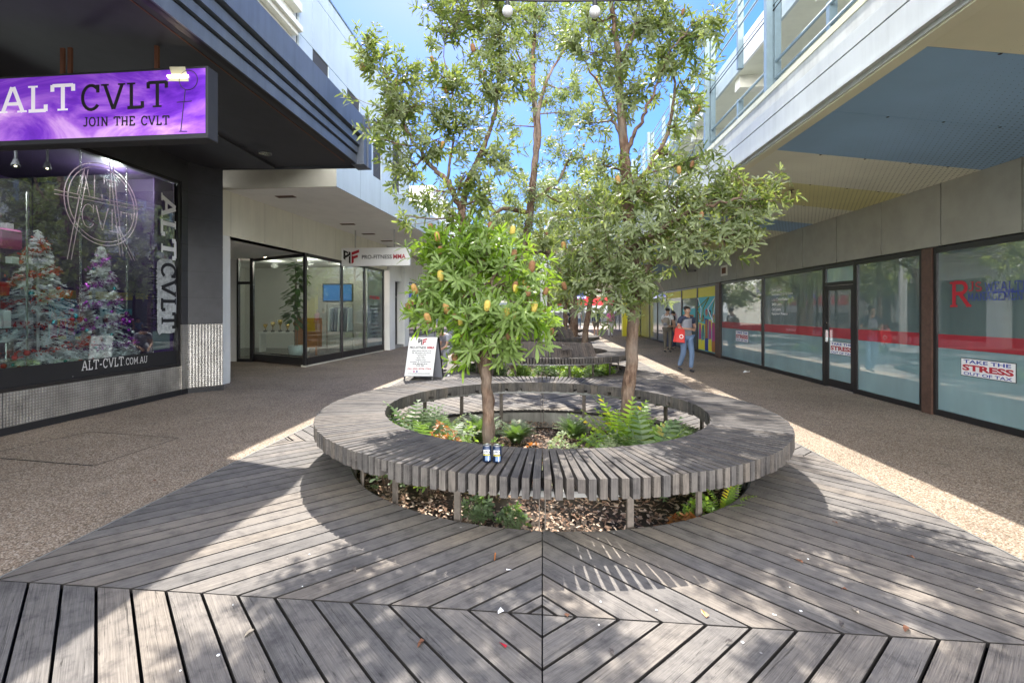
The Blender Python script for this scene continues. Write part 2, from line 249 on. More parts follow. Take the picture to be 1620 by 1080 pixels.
# ---------------------------------------------------------------- mesh and object helpers
class MB:
    def __init__(s): s.v = []; s.f = []; s.uv = None; s.rnd = None; s.smooth = False
    def add(s, vs, fs):
        o = len(s.v); s.v += [tuple(p) for p in vs]; s.f += [tuple(i+o for i in f) for f in fs]; return s
    def hexa(s, p):      # p: 4 bottom (ccw from above), 4 top
        return s.add(p, [(3, 2, 1, 0), (4, 5, 6, 7), (0, 1, 5, 4), (1, 2, 6, 5), (2, 3, 7, 6), (3, 0, 4, 7)])
    def box(s, x0, x1, y0, y1, z0, z1):
        if x0 > x1: x0, x1 = x1, x0
        if y0 > y1: y0, y1 = y1, y0
        if z0 > z1: z0, z1 = z1, z0
        return s.hexa([(x0, y0, z0), (x1, y0, z0), (x1, y1, z0), (x0, y1, z0), (x0, y0, z1), (x1, y0, z1), (x1, y1, z1), (x0, y1, z1)])
    def bar(s, a, b, w, h, up=(0, 0, 1)):   # box from a to b, w across, h along up
        a, b, up = Vector(a), Vector(b), Vector(up); d = (b-a).normalized(); sd = d.cross(up).normalized(); u = sd.cross(d).normalized()
        p = []
        for q, r in ((-1, -1), (1, -1), (1, 1), (-1, 1)): p.append(a+sd*q*w/2+u*r*h/2)
        for q, r in ((-1, -1), (1, -1), (1, 1), (-1, 1)): p.append(b+sd*q*w/2+u*r*h/2)
        return s.add(p, [(0, 1, 2, 3), (7, 6, 5, 4), (0, 4, 5, 1), (1, 5, 6, 2), (2, 6, 7, 3), (3, 7, 4, 0)])
    def wall(s, a, b, z0, z1, t=.1, side=1):   # vertical slab along the line a-b (2-D), thickness t to the left (side=1)
        a, b = Vector(a[:2]), Vector(b[:2]); d = (b-a).normalized(); n = Vector((-d.y, d.x))*t*side
        q = [a, b, b+n, a+n]
        if side < 0: q = [b, a, a+n, b+n]
        return s.hexa([(*p, z0) for p in q]+[(*p, z1) for p in q])
    def quad(s, a, b, c, d): return s.add([a, b, c, d], [(0, 1, 2, 3)])
    def prism(s, pts, z0, z1):
        n = len(pts); v = [(p[0], p[1], z0) for p in pts]+[(p[0], p[1], z1) for p in pts]
        return s.add(v, [tuple(range(n))[::-1], tuple(range(n, 2*n))]+[(i, (i+1) % n, n+(i+1) % n, n+i) for i in range(n)])
    def tube(s, pts, rad, n=8, cap=True):
        pts = [Vector(p) for p in pts]; rs = rad if isinstance(rad, (list, tuple)) else [rad]*len(pts); V = []; fs = []; pu = None
        for i, p in enumerate(pts):
            d = (pts[min(i+1, len(pts)-1)]-pts[max(i-1, 0)]).normalized()
            if pu is None: pu = d.orthogonal().normalized()
            pu = (pu-d*pu.dot(d)).normalized(); w_ = d.cross(pu)
            for k in range(n): a = 2*PI*k/n; V.append(p+(pu*math.cos(a)+w_*math.sin(a))*rs[i])
        for i in range(len(pts)-1):
            for k in range(n): fs.append((i*n+k, i*n+(k+1) % n, (i+1)*n+(k+1) % n, (i+1)*n+k))
        if cap: fs.append(tuple(range(n))[::-1]); fs.append(tuple((len(pts)-1)*n+k for k in range(n)))
        return s.add(V, fs)
    def lathe(s, prof, c=(0, 0, 0), n=16, axis=None):
        V = []; fs = []; c = Vector(c)
        q = Vector((0, 0, 1)).rotation_difference(Vector(axis).normalized()) if axis is not None else None
        for r, z in prof:
            for k in range(n):
                a = 2*PI*k/n; p = Vector((r*math.cos(a), r*math.sin(a), z)); V.append(c+(q @ p if q else p))
        for i in range(len(prof)-1):
            for k in range(n): fs.append((i*n+k, i*n+(k+1) % n, (i+1)*n+(k+1) % n, (i+1)*n+k))
        fs.append(tuple(range(n))[::-1]); fs.append(tuple((len(prof)-1)*n+k for k in range(n)))
        return s.add(V, fs)
    def ball(s, c, r, n=10, m=6):
        return s.lathe([(r*math.sin(PI*i/m)+1e-4, -r*math.cos(PI*i/m)) for i in range(m+1)], c, n)
    def build(s, name, m, parent=None, smooth=False, bevel=0):
        me = bpy.data.meshes.new(name); me.from_pydata(s.v, [], s.f); me.update()
        if s.uv: 
            u = me.uv_layers.new(name='UVMap'); u.data.foreach_set('uv', np.array([c for f in s.uv for p in f for c in p], dtype=np.float32))
        if s.rnd: a = me.attributes.new('rnd', 'FLOAT', 'FACE'); a.data.foreach_set('value', np.array(s.rnd, dtype=np.float32))
        o = link(name, me, m, parent, smooth or s.smooth)
        if bevel:
            b = o.modifiers.new('bevel', 'BEVEL'); b.width = bevel; b.segments = 1; b.limit_method = 'ANGLE'
        return o
def link(name, me, m, parent=None, smooth=False):
    o = bpy.data.objects.new(name, me); col.objects.link(o)
    if m and not me.materials: me.materials.append(M[m] if isinstance(m, str) else m)
    if smooth: me.polygons.foreach_set('use_smooth', [True]*len(me.polygons))
    if parent is not None:
        o.parent = parent; r = parent
        while r.parent is not None: r = r.parent
        if parent.type == 'EMPTY': o.matrix_parent_inverse = Matrix.Translation(-parent.location)
    return o
def tag(o, label=None, cat=None, group=None, kind=None):
    if label: o['label'] = label
    if cat: o['category'] = cat
    if group: o['group'] = group
    if kind: o['kind'] = kind
    return o
def thing(name, label, cat, loc=(0, 0, 0), group=None, rz=0):
    o = bpy.data.objects.new(name, None); col.objects.link(o); o.location = loc; o.rotation_euler = (0, 0, rz); o.empty_display_size = .2
    return tag(o, label, cat, group)
def copy_tree(o, parent=None, kids=None):
    if kids is None:
        kids = {}
        for x in list(col.objects):
            if x.parent: kids.setdefault(x.parent.name, []).append(x)
    c = o.copy(); col.objects.link(c); c.parent = parent
    for ch in kids.get(o.name, []): copy_tree(ch, c, kids)
    return c
def np_mesh(name, V, Q, rnd=None):
    me = bpy.data.meshes.new(name); V = np.asarray(V, dtype=np.float32); Q = np.asarray(Q, dtype=np.int32); k = Q.shape[1]
    me.vertices.add(len(V)); me.vertices.foreach_set('co', V.ravel()); me.loops.add(Q.size); me.loops.foreach_set('vertex_index', Q.ravel())
    me.polygons.add(len(Q)); me.polygons.foreach_set('loop_start', np.arange(0, Q.size, k, dtype=np.int32)); me.update(calc_edges=True); me.validate()
    if rnd is not None: a = me.attributes.new('rnd', 'FLOAT', 'FACE'); a.data.foreach_set('value', np.asarray(rnd, dtype=np.float32))
    return me
# --------- lettering: built-in sans font, and slab-serif letters drawn as strokes
def text_mesh(s, bold=0.0, space=1.0, shear=0.0):
    cu = bpy.data.curves.new('t', 'FONT'); cu.body = s; cu.offset = bold; cu.space_character = space; cu.shear = shear; cu.resolution_u = 3
    o = bpy.data.objects.new('t', cu); col.objects.link(o); dg = bpy.context.evaluated_depsgraph_get(); me = bpy.data.meshes.new_from_object(o.evaluated_get(dg), depsgraph=dg)
    bpy.data.objects.remove(o); bpy.data.curves.remove(cu)
    return [v.co.copy() for v in me.vertices], [tuple(p.vertices) for p in me.polygons]
def fit(vf, origin, wv, hv, name, m, parent, nrm=None):
    """fit flat lettering (verts, faces) into the parallelogram origin + wv + hv"""
    vs, fs = vf; x0 = min(v[0] for v in vs); x1 = max(v[0] for v in vs); y0 = min(v[1] for v in vs); y1 = max(v[1] for v in vs)
    O, W, H = Vector(origin), Vector(wv), Vector(hv); nr = W.cross(H).normalized(); mb = MB()
    mb.add([O+W*((v[0]-x0)/(x1-x0))+H*((v[1]-y0)/(y1-y0))+nr*(v[2] if len(v) > 2 else 0) for v in vs], fs)
    return mb.build(name, m, parent)
def arc(cx, cy, rx, ry, a0, a1, n=12): return [(cx+rx*math.cos(math.radians(a0+(a1-a0)*i/n)), cy+ry*math.sin(math.radians(a0+(a1-a0)*i/n))) for i in range(n+1)]
SER = {  # width, strokes, serif feet (x, y, half width)
 'A': (.84, [[(.08, 0), (.40, 1)], [(.44, 1), (.76, 0)], [(.2, .34), (.64, .34)]], [(.1, 0, .15), (.74, 0, .16)]),
 'L': (.72, [[(.2, 0), (.2, 1)], [(.05, .03), (.62, .03)], [(.62, .0), (.62, .26)]], [(.2, 1, .16)]),
 'T': (.8, [[(.4, 0), (.4, 1)], [(.06, .97), (.74, .97)], [(.06, .74), (.06, 1)], [(.74, .74), (.74, 1)]], [(.4, 0, .17)]),
 'C': (.8, [arc(.42, .5, .33, .48, 48, 322, 16), [(.68, .68), (.68, 1)]], []),
 'V': (.84, [[(.08, 1), (.41, 0)], [(.43, 0), (.76, 1)]], [(.1, 1, .15), (.74, 1, .14)]),
 'J': (.66, [[(.46, 1), (.46, .25)]+arc(.26, .24, .2, .22, 0, -150, 8)], [(.44, 1, .18)]),
 'O': (.84, [arc(.42, .5, .34, .48, 90, 450, 22)], []),
 'I': (.5, [[(.25, 0), (.25, 1)]], [(.25, 0, .17), (.25, 1, .17)]),
 'N': (.88, [[(.16, 0), (.16, 1)], [(.16, 1), (.72, 0)], [(.72, 0), (.72, 1)]], [(.14, 1, .12), (.16, 0, .13), (.72, 1, .13)]),
 'H': (.88, [[(.18, 0), (.18, 1)], [(.70, 0), (.70, 1)], [(.18, .5), (.70, .5)]], [(.18, 0, .14), (.18, 1, .14), (.7, 0, .14), (.7, 1, .14)]),
 'E': (.76, [[(.18, 0), (.18, 1)], [(.06, .97), (.66, .97)], [(.06, .03), (.68, .03)], [(.18, .52), (.5, .52)], [(.66, .76), (.66, 1)], [(.68, 0), (.68, .26)]], []),
 'U': (.88, [[(.18, 1), (.18, .3)]+arc(.44, .3, .26, .28, 180, 360, 10)+[(.7, .3), (.7, 1)]], [(.18, 1, .14), (.7, 1, .14)]),
 'M': (1.0, [[(.16, 0), (.16, 1)], [(.16, 1), (.5, .25)], [(.5, .25), (.84, 1)], [(.84, 0), (.84, 1)]], [(.16, 0, .13), (.84, 0, .13), (.12, 1, .1), (.88, 1, .1)]),
 'W': (1.14, [[(.08, 1), (.32, 0)], [(.32, 0), (.57, .9)], [(.57, .9), (.82, 0)], [(.82, 0), (1.06, 1)]], [(.1, 1, .13), (1.04, 1, .13)]),
 'R': (.88, [[(.2, 0), (.2, 1)], [(.2, .97), (.45, .97)]+arc(.45, .75, .22, .22, 90, -90, 8)+[(.2, .53)], [(.42, .53), (.78, .02)]], [(.2, 0, .15), (.14, 1, .1), (.78, 0, .1)]),
 'S': (.7, [arc(.36, .74, .24, .23, 30, 250, 10)+arc(.36, .26, .26, .23, 80, -150, 10)], []),
 'G': (.88, [arc(.44, .5, .35, .48, 50, 330, 16), [(.74, .0), (.74, .42)]], [(.70, .42, .14)]),
 '-': (.5, [[(.1, .42), (.42, .42)]], []), '.': (.34, [[(.12, .06), (.22, .06)]], []), ' ': (.55, [], [])}
def serif(s, th=.13, small=None):
    vs, fs, x, k = [], [], 0, 0
    def strip(pl, t, off):
        n = len(pl); o = len(vs)
        for i, p in enumerate(pl):
            a = pl[max(i-1, 0)]; b = pl[min(i+1, n-1)]; dx, dy = b[0]-a[0], b[1]-a[1]; l = math.hypot(dx, dy) or 1
            vs.append(Vector((off[0]+p[0]*off[2]-dy/l*t/2, off[1]+p[1]*off[2]+dx/l*t/2, off[3]))); vs.append(Vector((off[0]+p[0]*off[2]+dy/l*t/2, off[1]+p[1]*off[2]-dx/l*t/2, off[3])))
        for i in range(n-1): fs.append((o+2*i+1, o+2*i+3, o+2*i+2, o+2*i))
    for ci, ch in enumerate(s):
        w_, st, ft = SER[ch]; sc_ = .78 if (small is not None and ci >= small) else 1
        for i, pl in enumerate(st): strip(pl, th*(sc_), (x, 0, sc_, .0004*i))
        for i, (fx, fy, hw) in enumerate(ft): strip([(fx-hw, .03 if fy == 0 else .97), (fx+hw, .03 if fy == 0 else .97)], th*.55*sc_, (x, 0, sc_, .0004*(5+i)))
        x += (w_+.06)*sc_
    return vs, fs
def words(s, th, start, rv, uv_, m, parent):
    S0, RV, UV_ = Vector(start), Vector(rv), Vector(uv_); tot = sum(SER[c][0]+.06 for c in s)-.06; x = 0; nr = RV.cross(UV_).normalized()
    for wd in s.split(' '):
        vs, fs = serif(wd, th); g = MB(); g.add([S0+RV*((v[0]+x)/tot)+UV_*v[1]+nr*v[2] for v in vs], fs); g.build('lettering', m, parent); x += sum(SER[c][0]+.06 for c in wd)+SER[' '][0]+.06
# ---------------------------------------------------------------- ground
HC = [5.72+8.1*i for i in range(5)]; HR = 2.165; DL, DR, Y0, DEND = -3.24, 3.06, 2.576, 42.2
g = MB(); g.quad((-500, -500, -.38), (500, -500, -.38), (500, 500, -.38), (-500, 500, -.38)); tag(g.build('ground', 'soil'), kind='structure')
g = MB(); g.box(-30, DL-.012, -14, 95, -.3, 0); tag(g.build('pavement', 'aggregate'), kind='structure')
g = MB(); g.box(DR+.012, 30, -14, 95, -.3, 0); tag(g.build('pavement', 'aggregate'), kind='structure')
g = MB(); g.box(DL-.012, DR+.012, DEND, 95, -.3, -.001); tag(g.build('pavement', 'aggregate'), kind='structure')
g = MB(); g.box(DL-.0115, DL, -6, DEND, -.1, .003); g.box(DR, DR+.0115, -6, DEND, -.1, .003); tag(g.build('deck_edge_trim', 'galv'), kind='structure')
# dark base under the boards, cut round each planter
def sheet_with_holes(mb, x0, x1, y0, y1, holes, R, z):
    ys = [y0]+[(holes[i]+holes[i+1])/2 for i in range(len(holes)-1)]+[y1]; n = 48
    for i, c in enumerate(holes):
        a0, b0 = ys[i], ys[i+1]; ring = []; out = []
        for k in range(n):
            a = 2*PI*k/n; dx, dy = math.cos(a), math.sin(a); ring.append((R*dx, c+R*dy, z)); ts = []
            if dx > 1e-9: ts.append(x1/dx)
            if dx < -1e-9: ts.append(x0/dx)
            if dy > 1e-9: ts.append((b0-c)/dy)
            if dy < -1e-9: ts.append((a0-c)/dy)
            t = min(ts); out.append((t*dx, c+t*dy, z))
        o = len(mb.v); mb.v += ring+out
        for k in range(n): mb.f.append((o+k, o+n+k, o+n+(k+1) % n, o+(k+1) % n))
g = MB(); sheet_with_holes(g, DL, DR, -6, DEND, HC, 2.19, -.11); tag(g.build('deck_base', 'black_gap'), kind='structure')
dk = MB(); dk.uv = []; dk.rnd = []; dk_edge = []
def deck_cell(sx, W, cy, sy, L, first):
    """boards of one mirrored quarter: a=|x|, b=distance from the diamond's centre, boards follow a+b=const"""
    g_ = .0105; P = .2185; n = 0; d = -.02 if first else 0; edges = [0.0, .178]
    while edges[-1] < W+L: edges.append(edges[-1]+P)
    for i in range(len(edges)-1):
        v0, v1 = edges[i]+g_, edges[i+1]-g_; K = 6; rows = []
        for j in range(K+1):
            v = v0+(v1-v0)*j/K; lo = max(-v+.007, v-2*(L-.004)); hi = min(v-.010, 2*W-v)
            if hi <= lo: rows.append(None); continue
            rows.append((v, lo, hi))
        rr = random.random(); dz = random.uniform(-.0012, .0012); segs = [rows]
        for c in HC:
            bc = sy*(c-cy); vc, s_c = bc, -bc; new = []
            if bc+HR < 0 or bc-HR > L+3: continue
            for sg in segs:
                A, B = [], []
                for r_ in sg:
                    if r_ is None: A.append(None); B.append(None); continue
                    v, lo, hi = r_; q = 2*HR*HR-(v-vc)**2
                    if q <= 0: h = 0
                    else: h = math.sqrt(q)
                    if h == 0:
                        A.append(r_); B.append(None); continue
                    A.append((v, lo, min(hi, s_c-h)) if s_c-h > lo else None); B.append((v, max(lo, s_c+h), hi) if s_c+h < hi else None)
                new += [A, B]
            segs = new
        for sg in segs:
            run = []
            def flush(run):
                if len(run) < 2: return
                def P3(v, s, z): a_, b_ = (v+s)/2, (v-s)/2; return (sx*a_, cy+sy*b_, z)
                z1 = dz; z0 = -.032; o = len(dk.v); m_ = len(run); r2 = 1/math.sqrt(2)
                for (v, lo, hi) in run: dk.v += [P3(v, lo, z1), P3(v, hi, z1), P3(v, lo, z0), P3(v, hi, z0)]
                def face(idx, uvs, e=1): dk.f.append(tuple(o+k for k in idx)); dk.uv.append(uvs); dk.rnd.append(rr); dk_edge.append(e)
                def U(j, hi_): v, a_, b_ = run[j]; return ((b_ if hi_ else a_)*r2, v*r2)
                flip = sx*sy > 0
                for j in range(m_-1):
                    q = [4*j, 4*j+1, 4*(j+1)+1, 4*(j+1)]; uu = [U(j, 0), U(j, 1), U(j+1, 1), U(j+1, 0)]
                    if not flip: q, uu = q[::-1], uu[::-1]
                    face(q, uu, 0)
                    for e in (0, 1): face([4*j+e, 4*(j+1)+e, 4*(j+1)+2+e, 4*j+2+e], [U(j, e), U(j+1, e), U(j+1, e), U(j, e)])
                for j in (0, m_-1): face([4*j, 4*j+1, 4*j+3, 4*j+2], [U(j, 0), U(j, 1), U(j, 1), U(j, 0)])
            for r_ in sg:
                if r_ is None: flush(run); run = []
                else: run.append(r_)
            flush(run)
for sx, W in ((-1, -DL-.002), (1, DR-.002)):
    deck_cell(sx, W, Y0, -1, 6.0, True); deck_cell(sx, W, Y0, 1, HC[0]-Y0, False)
    for k in range(4):
        mid = (HC[k]+HC[k+1])/2
        deck_cell(sx, W, mid, -1, mid-HC[k], False); deck_cell(sx, W, mid, 1, HC[k+1]-mid, False)
dko = tag(dk.build('deck', 'deck_wood'), kind='structure'); dko.data.materials.append(M['board_edge_shade']); dko.data.polygons.foreach_set('material_index', dk_edge)
# pit cover and saw joints in the left pavement, joints on the right
def groove(mb, a, b, w_=.012): 
    a, b = Vector((a[0], a[1], 0)), Vector((b[0], b[1], 0)); d = (b-a).normalized(); n = Vector((-d.y, d.x, 0))*w_/2
    mb.quad(a-n+Vector((0, 0, .004)), b-n+Vector((0, 0, .004)), b+n+Vector((0, 0, .004)), a+n+Vector((0, 0, .004)))
q = [Pz(0, 725, 0), Pz(148, 737, 0), Pz(282, 693, 0), Pz(143, 683, 0)]; far = Pz(0, 714, 0)
g = MB(); groove(g, q[0]+(q[0]-q[1]), q[1], .02); groove(g, q[1], q[2]); groove(g, q[2], q[3]); groove(g, q[3], far+(far-q[3])*.4)
tag(g.build('pit_cover_outline', 'black_gap'), 'dark joint outlining square infill access cover in left pavement', 'access cover')
g = MB(); groove(g, Pz(508, 624, 0), Pz(580, 607, 0)); groove(g, Pz(508, 624, 0), Pz(600, 626, 0)); groove(g, Pz(600, 626, 0), Pz(640, 612, 0)); tag(g.build('pavement_joint', 'black_gap'), kind='structure')
g = MB()
for Y in (2.9, 10.5, 18, 26): groove(g, (DR+.1, Y), (6.0, Y), .006)
for Y in (9.4, 17, 25): groove(g, (DL-.1, Y), (-6.4, Y), .006)
tag(g.build('pavement_joint', 'black_gap'), kind='structure')
# ---------------------------------------------------------------- ring benches
def slat_ring(mb, r0, r1, z0, z1, n, w_, a0=0, a1=2*PI, skip=None, zj=.006):
    for k in range(n):
        a = a0+(a1-a0)*k/n
        if skip and skip(a): continue
        c, s_ = math.cos(a), math.sin(a); rr = random.random(); jr = random.uniform(-.006, .006); jz = random.uniform(-zj*.3, zj*.3); zb = z0
        if random.random() < .06: zb += .05
        ww = w_*random.uniform(.96, 1.02); P = []
        for z in (zb+random.uniform(-.006, .006), z1+jz):
            for (r, t) in ((r0+jr, -ww/2), (r1+jr, -ww/2), (r1+jr, ww/2), (r0+jr, ww/2)): P.append((r*c-t*s_, r*s_+t*c, z))
        o = len(mb.v); mb.v += P; L = r1-r0; H = z1-zb
        for idx, uv in (((3, 2, 1, 0), [(0, 0), (L, 0), (L, ww), (0, ww)]), ((4, 5, 6, 7), [(0, 0), (L, 0), (L, ww), (0, ww)]), ((0, 1, 5, 4), [(0, 0), (L, 0), (L, H), (0, H)]),
                        ((1, 2, 6, 5), [(0, 0), (0, ww), (H, ww), (H, 0)]), ((2, 3, 7, 6), [(L, 0), (0, 0), (0, H), (L, H)]), ((3, 0, 4, 7), [(0, 0), (0, ww), (H, ww), (H, 0)])):
            mb.f.append(tuple(o+i for i in idx)); mb.uv.append(uv); mb.rnd.append(rr)
def ring_strip(mb, r0, r1, z0, z1, n=96):
    v = []; 
    for k in range(n):
        a = 2*PI*k/n; c, s_ = math.cos(a), math.sin(a); v += [(r0*c, r0*s_, z0), (r1*c, r1*s_, z0), (r1*c, r1*s_, z1), (r0*c, r0*s_, z1)]
    f = []
    for k in range(n):
        a, b = 4*k, 4*((k+1) % n)
        for i in range(4): f.append((a+i, a+(i+1) % 4, b+(i+1) % 4, b+i))
    mb.add(v, f)
GB = 'round slatted benches down the middle of the mall'
def ring_bench(label, yc, back):
    t = thing('ring_bench', label, 'bench', (0, 0, 0), GB)
    s_ = MB(); s_.uv = []; s_.rnd = []; slat_ring(s_, 1.80, 2.51, .362, .50, 214, .050, skip=lambda a: abs(math.sin(a)) > .99995)
    s_.build('seat', 'bench_wood', t)
    r = MB(); ring_strip(r, 1.92, 1.97, .318, .360); ring_strip(r, 2.30, 2.35, .318, .360); r.build('support_ring', 'galv', t)
    for k in range(20):
        a = PI/2+2*PI*k/20; c, s2 = math.cos(a), math.sin(a); p = MB()
        offs = (-.022, .022) if k in (0, 10) else (0,)
        for of in offs:
            ww = .008 if len(offs) > 1 else .052
            pts = []
            for z in (-.3, .317):
                for (rr, tt) in ((2.10, -ww/2+of), (2.122, -ww/2+of), (2.122, ww/2+of), (2.10, ww/2+of)): pts.append((rr*c-tt*s2, rr*s2+tt*c, z))
            p.hexa(pts)
        p.add([(r_*c-t_*s2, r_*s2+t_*c, z) for z in (.300, .316) for (r_, t_) in ((1.93, -.02), (2.34, -.02), (2.34, .02), (1.93, .02))], [(3, 2, 1, 0), (4, 5, 6, 7), (0, 1, 5, 4), (1, 2, 6, 5), (2, 3, 7, 6), (3, 0, 4, 7)])
        p.build('leg', 'post_steel', t)
    if back:
        b = MB(); b.uv = []; b.rnd = []
        n = 46
        for k in range(n):
            a = math.radians(-90-36+72*(k+.5)/n); c, s2 = math.cos(a), math.sin(a); rr = random.random(); P = []
            e = abs(k-(n-1)/2)/(n/2); h = .36-.05*e
            for (r_, z) in ((2.20, .505), (2.02, .505+h)):
                for (dr, tt) in ((0, -.026), (.045, -.026), (.045, .026), (0, .026)): P.append(((r_+dr)*c-tt*s2, (r_+dr)*s2+tt*c, z))
            o = len(b.v); b.v += P
            for idx in ((3, 2, 1, 0), (4, 5, 6, 7), (0, 1, 5, 4), (1, 2, 6, 5), (2, 3, 7, 6), (3, 0, 4, 7)):
                b.f.append(tuple(o+i for i in idx)); b.uv.append([(0, 0), (0, .05), (.4, .05), (.4, 0)]); b.rnd.append(rr)
        b.build('backrest', 'bench_wood_dark', t)
        for sx in (-1, 1):
            x = .55*sx; yb = -math.sqrt(2.17**2-x*x); w2 = MB(); w2.add([(x-.14*0-.09*sx, yb-.14, .67), (x+.17*sx, yb-.10, .70), (x-.09*sx, yb-.02, .72), (x-.09*sx, yb-.08, .80), (x+.17*sx, yb-.07, .715), (x-.09*sx, yb-.0, .81)], [(0, 1, 2), (3, 5, 4), (0, 3, 4, 1), (1, 4, 5, 2), (2, 5, 3, 0)]); w2.uv = [[(0, 0)]*len(f) for f in w2.f]; w2.rnd = [.3]*len(w2.f)
            w2.build('armrest', 'bench_wood_dark', t)
    t.location = (0, yc, 0); return t
ring_bench('large round slatted grey timber bench nearest the camera with two cans on it', HC[0], False)
b2 = ring_bench('round timber bench with slatted backrest behind the nearest bench', HC[1], True)
for k, lb in ((2, 'round timber bench third from camera, beyond the one with the backrest'), (3, 'distant round timber bench fourth from camera'), (4, 'farthest round timber bench at end of deck')):
    c = copy_tree(b2); c.location = (0, HC[k], 0); c['label'] = lb
# planter rims, soil and bark mulch
for k, c in enumerate(HC):
    g = MB(); ring_strip(g, 2.135, 2.185, -.36, -.036, 72)
    for v_i in range(len(g.v)): x, y, z = g.v[v_i]; g.v[v_i] = (x, y+c, z)
    tag(g.build('planter_rim', 'concrete'), kind='structure')
    n = 2.135; g = MB(); R = 12; A = 40; vs = [(0, c, -.19)]
    for i in range(1, R+1):
        for j in range(A):
            a = 2*PI*j/A; r_ = n*i/R; vs.append((r_*math.cos(a), c+r_*math.sin(a), -.21+.03*math.sin(3*a+i)*random.random()+(.02 if i < 9 else -.04)))
    fs = [(0, 1+j, 1+(j+1) % A) for j in range(A)]
    for i in range(R-1):
        for j in range(A): fs.append((1+i*A+j, 1+(i+1)*A+j, 1+(i+1)*A+(j+1) % A, 1+i*A+(j+1) % A))
    g.add(vs, fs); tag(g.build('planter_soil', 'soil', smooth=True), kind='structure')
    if k > 2: continue
    nc = 14000 if k == 0 else 2500; V = []; Q = []; rd = []
    rr_ = 2.1*np.sqrt(rng.random(nc)); aa = rng.random(nc)*2*PI; X = rr_*np.cos(aa); Y = c+rr_*np.sin(aa); Z = -.195+rng.random(nc)*.035
    th = rng.random(nc)*PI; Ls = rng.uniform(.006, .024, nc)*(1 if k == 0 else 1.6); Ws = Ls*rng.uniform(.25, .6, nc); t1 = rng.normal(0, .25, nc); t2 = rng.normal(0, .35, nc)
    for sgn in range(4):
        su, sv = ((-1, -1), (1, -1), (1, 1), (-1, 1))[sgn]
        V.append(np.stack([X+su*Ls*np.cos(th)-sv*Ws*np.sin(th), Y+su*Ls*np.sin(th)+sv*Ws*np.cos(th), Z+su*Ls*t1+sv*Ws*t2+.004], 1))
    V = np.stack(V, 1).reshape(-1, 3); Q = np.arange(nc*4).reshape(-1, 4); me = np_mesh('mulch', V, Q, rng.random(nc))
    o = link('mulch', me, 'mulch'); tag(o, 'brown bark chips spread round the plants in a round planter', 'mulch', kind='stuff')
# ---------------------------------------------------------------- LEFT: purple corner shop
LX = -6.88
shop = thing('corner_shop', 'dark fronted shop with purple window display and deep ribbed canopy on the left', 'shop', (LX, 3, 0))
g = MB(); g.box(LX-.12, LX, -8, 8.72, .1, .55); g.build('kick_plate', 'tread_plate', shop)
g = MB(); g.box(LX-.13, LX+.012, -8, 8.74, -.01, .098); g.build('plinth', 'black', shop)
g = MB()
for Y in (3.1, 5.55): g.box(LX-.02, LX+.003, Y, Y+.008, .1, .55)
g.build('joint_strip', 'joint', shop)
wz0, wz1, wy1 = .57, 4.02, 8.55
wf = MB(); wf.box(LX-.06, LX+.01, -8, wy1, .552, .60); wf.box(LX-.06, LX+.01, wy1, wy1+.06, .552, wz1+.06); wf.box(LX-.06, LX+.01, -8, wy1, wz1, wz1+.06)
wf = wf.build('window_frame', 'black_frame', shop)
g = MB(); g.box(LX-.035, LX-.025, -8, 5.94, .60, wz1); g.build('pane', 'glass', wf); g = MB(); g.box(LX-.035, LX-.025, 5.95, wy1, .60, wz1); g.build('pane', 'glass', wf)
g = MB(); g.box(LX-.02, LX-.016, 2, wy1, .60, .86); g.build('sill_band', 'black', wf)
g = MB(); g.box(LX-.30, LX-.05, wy1-.02, wy1+.02, .6, wz1); g.build('purple_reveal', 'purple_wall', wf)
# pillar, splayed, tread plate below and dark tiles above
pA, pB = Vector((-6.86, 8.78)), Vector((-6.45, 9.25)); pl = [(LX-.1, 8.62), (-6.86, 8.72), pA, pB, (-6.5, 9.9), (-7.2, 9.9), (-7.2, 8.62)]
pl = [(-7.3, 8.64), (LX+.02, 8.64), (-6.86, 8.80), (pB.x, pB.y), (-6.58, 9.40), (-7.3, 9.40)]
def shrink(p, k): cx = sum(a for a, b in p)/len(p); cy = sum(b for a, b in p)/len(p); return [(cx+(a-cx)*k, cy+(b-cy)*k) for a, b in p]
pil = MB(); pil.prism(shrink(pl, .985), 0, 4.6); pil = pil.build('pillar', 'joint', shop)
g = MB(); g.prism(pl, .1, 1.34); g.build('tread_cladding', 'tread_plate', pil); g = MB(); g.prism(shrink(pl, 1.02), -.01, .098); g.build('plinth', 'black', pil)
g = MB(); z = 1.36
while z < 4.5: g.prism(pl, z, min(z+.50, 4.6)); z += .512
g.build('tile_cladding', 'tile_dark', pil)
# lintel wall above window
g = MB(); g.box(LX-.3, LX+.02, -8, 8.64, wz1+.062, 4.75); g.build('lintel', 'tile_dark', shop)
# canopy: soffit sloping up to the wall, ribbed fascia
cX = -2.89
def zs(x): return 4.03+(-3.0-x)*.135
Ye = lambda x: 7.88+(-2.95-x)*.394
g = MB(); x0, x1 = LX-.1, -3.02
g.hexa([(x0, -9, zs(x0)), (x1, -9, zs(x1)), (x1, Ye(x1)-.02, zs(x1)), (x0, Ye(x0)-.02, zs(x0)), (x0, -9, 4.9), (x1, -9, 4.74), (x1, Ye(x1)-.02, 4.74), (x0, Ye(x0)-.02, 4.9)])
g.build('canopy_slab', 'canopy_dark', shop)
g = MB()   # inner soffit tray and seams
g.hexa([(x0, 7.0, zs(x0)-.02), (-4.9, 6.55, zs(-4.9)-.02), (-4.9, Ye(-4.9)-.15, zs(-4.9)-.06), (x0, Ye(x0)-.2, zs(x0)-.06), (x0, 7.0, zs(x0)+.05), (-4.9, 6.55, zs(-4.9)+.05), (-4.9, Ye(-4.9)-.15, zs(-4.9)+.05), (x0, Ye(x0)-.2, zs(x0)+.05)])
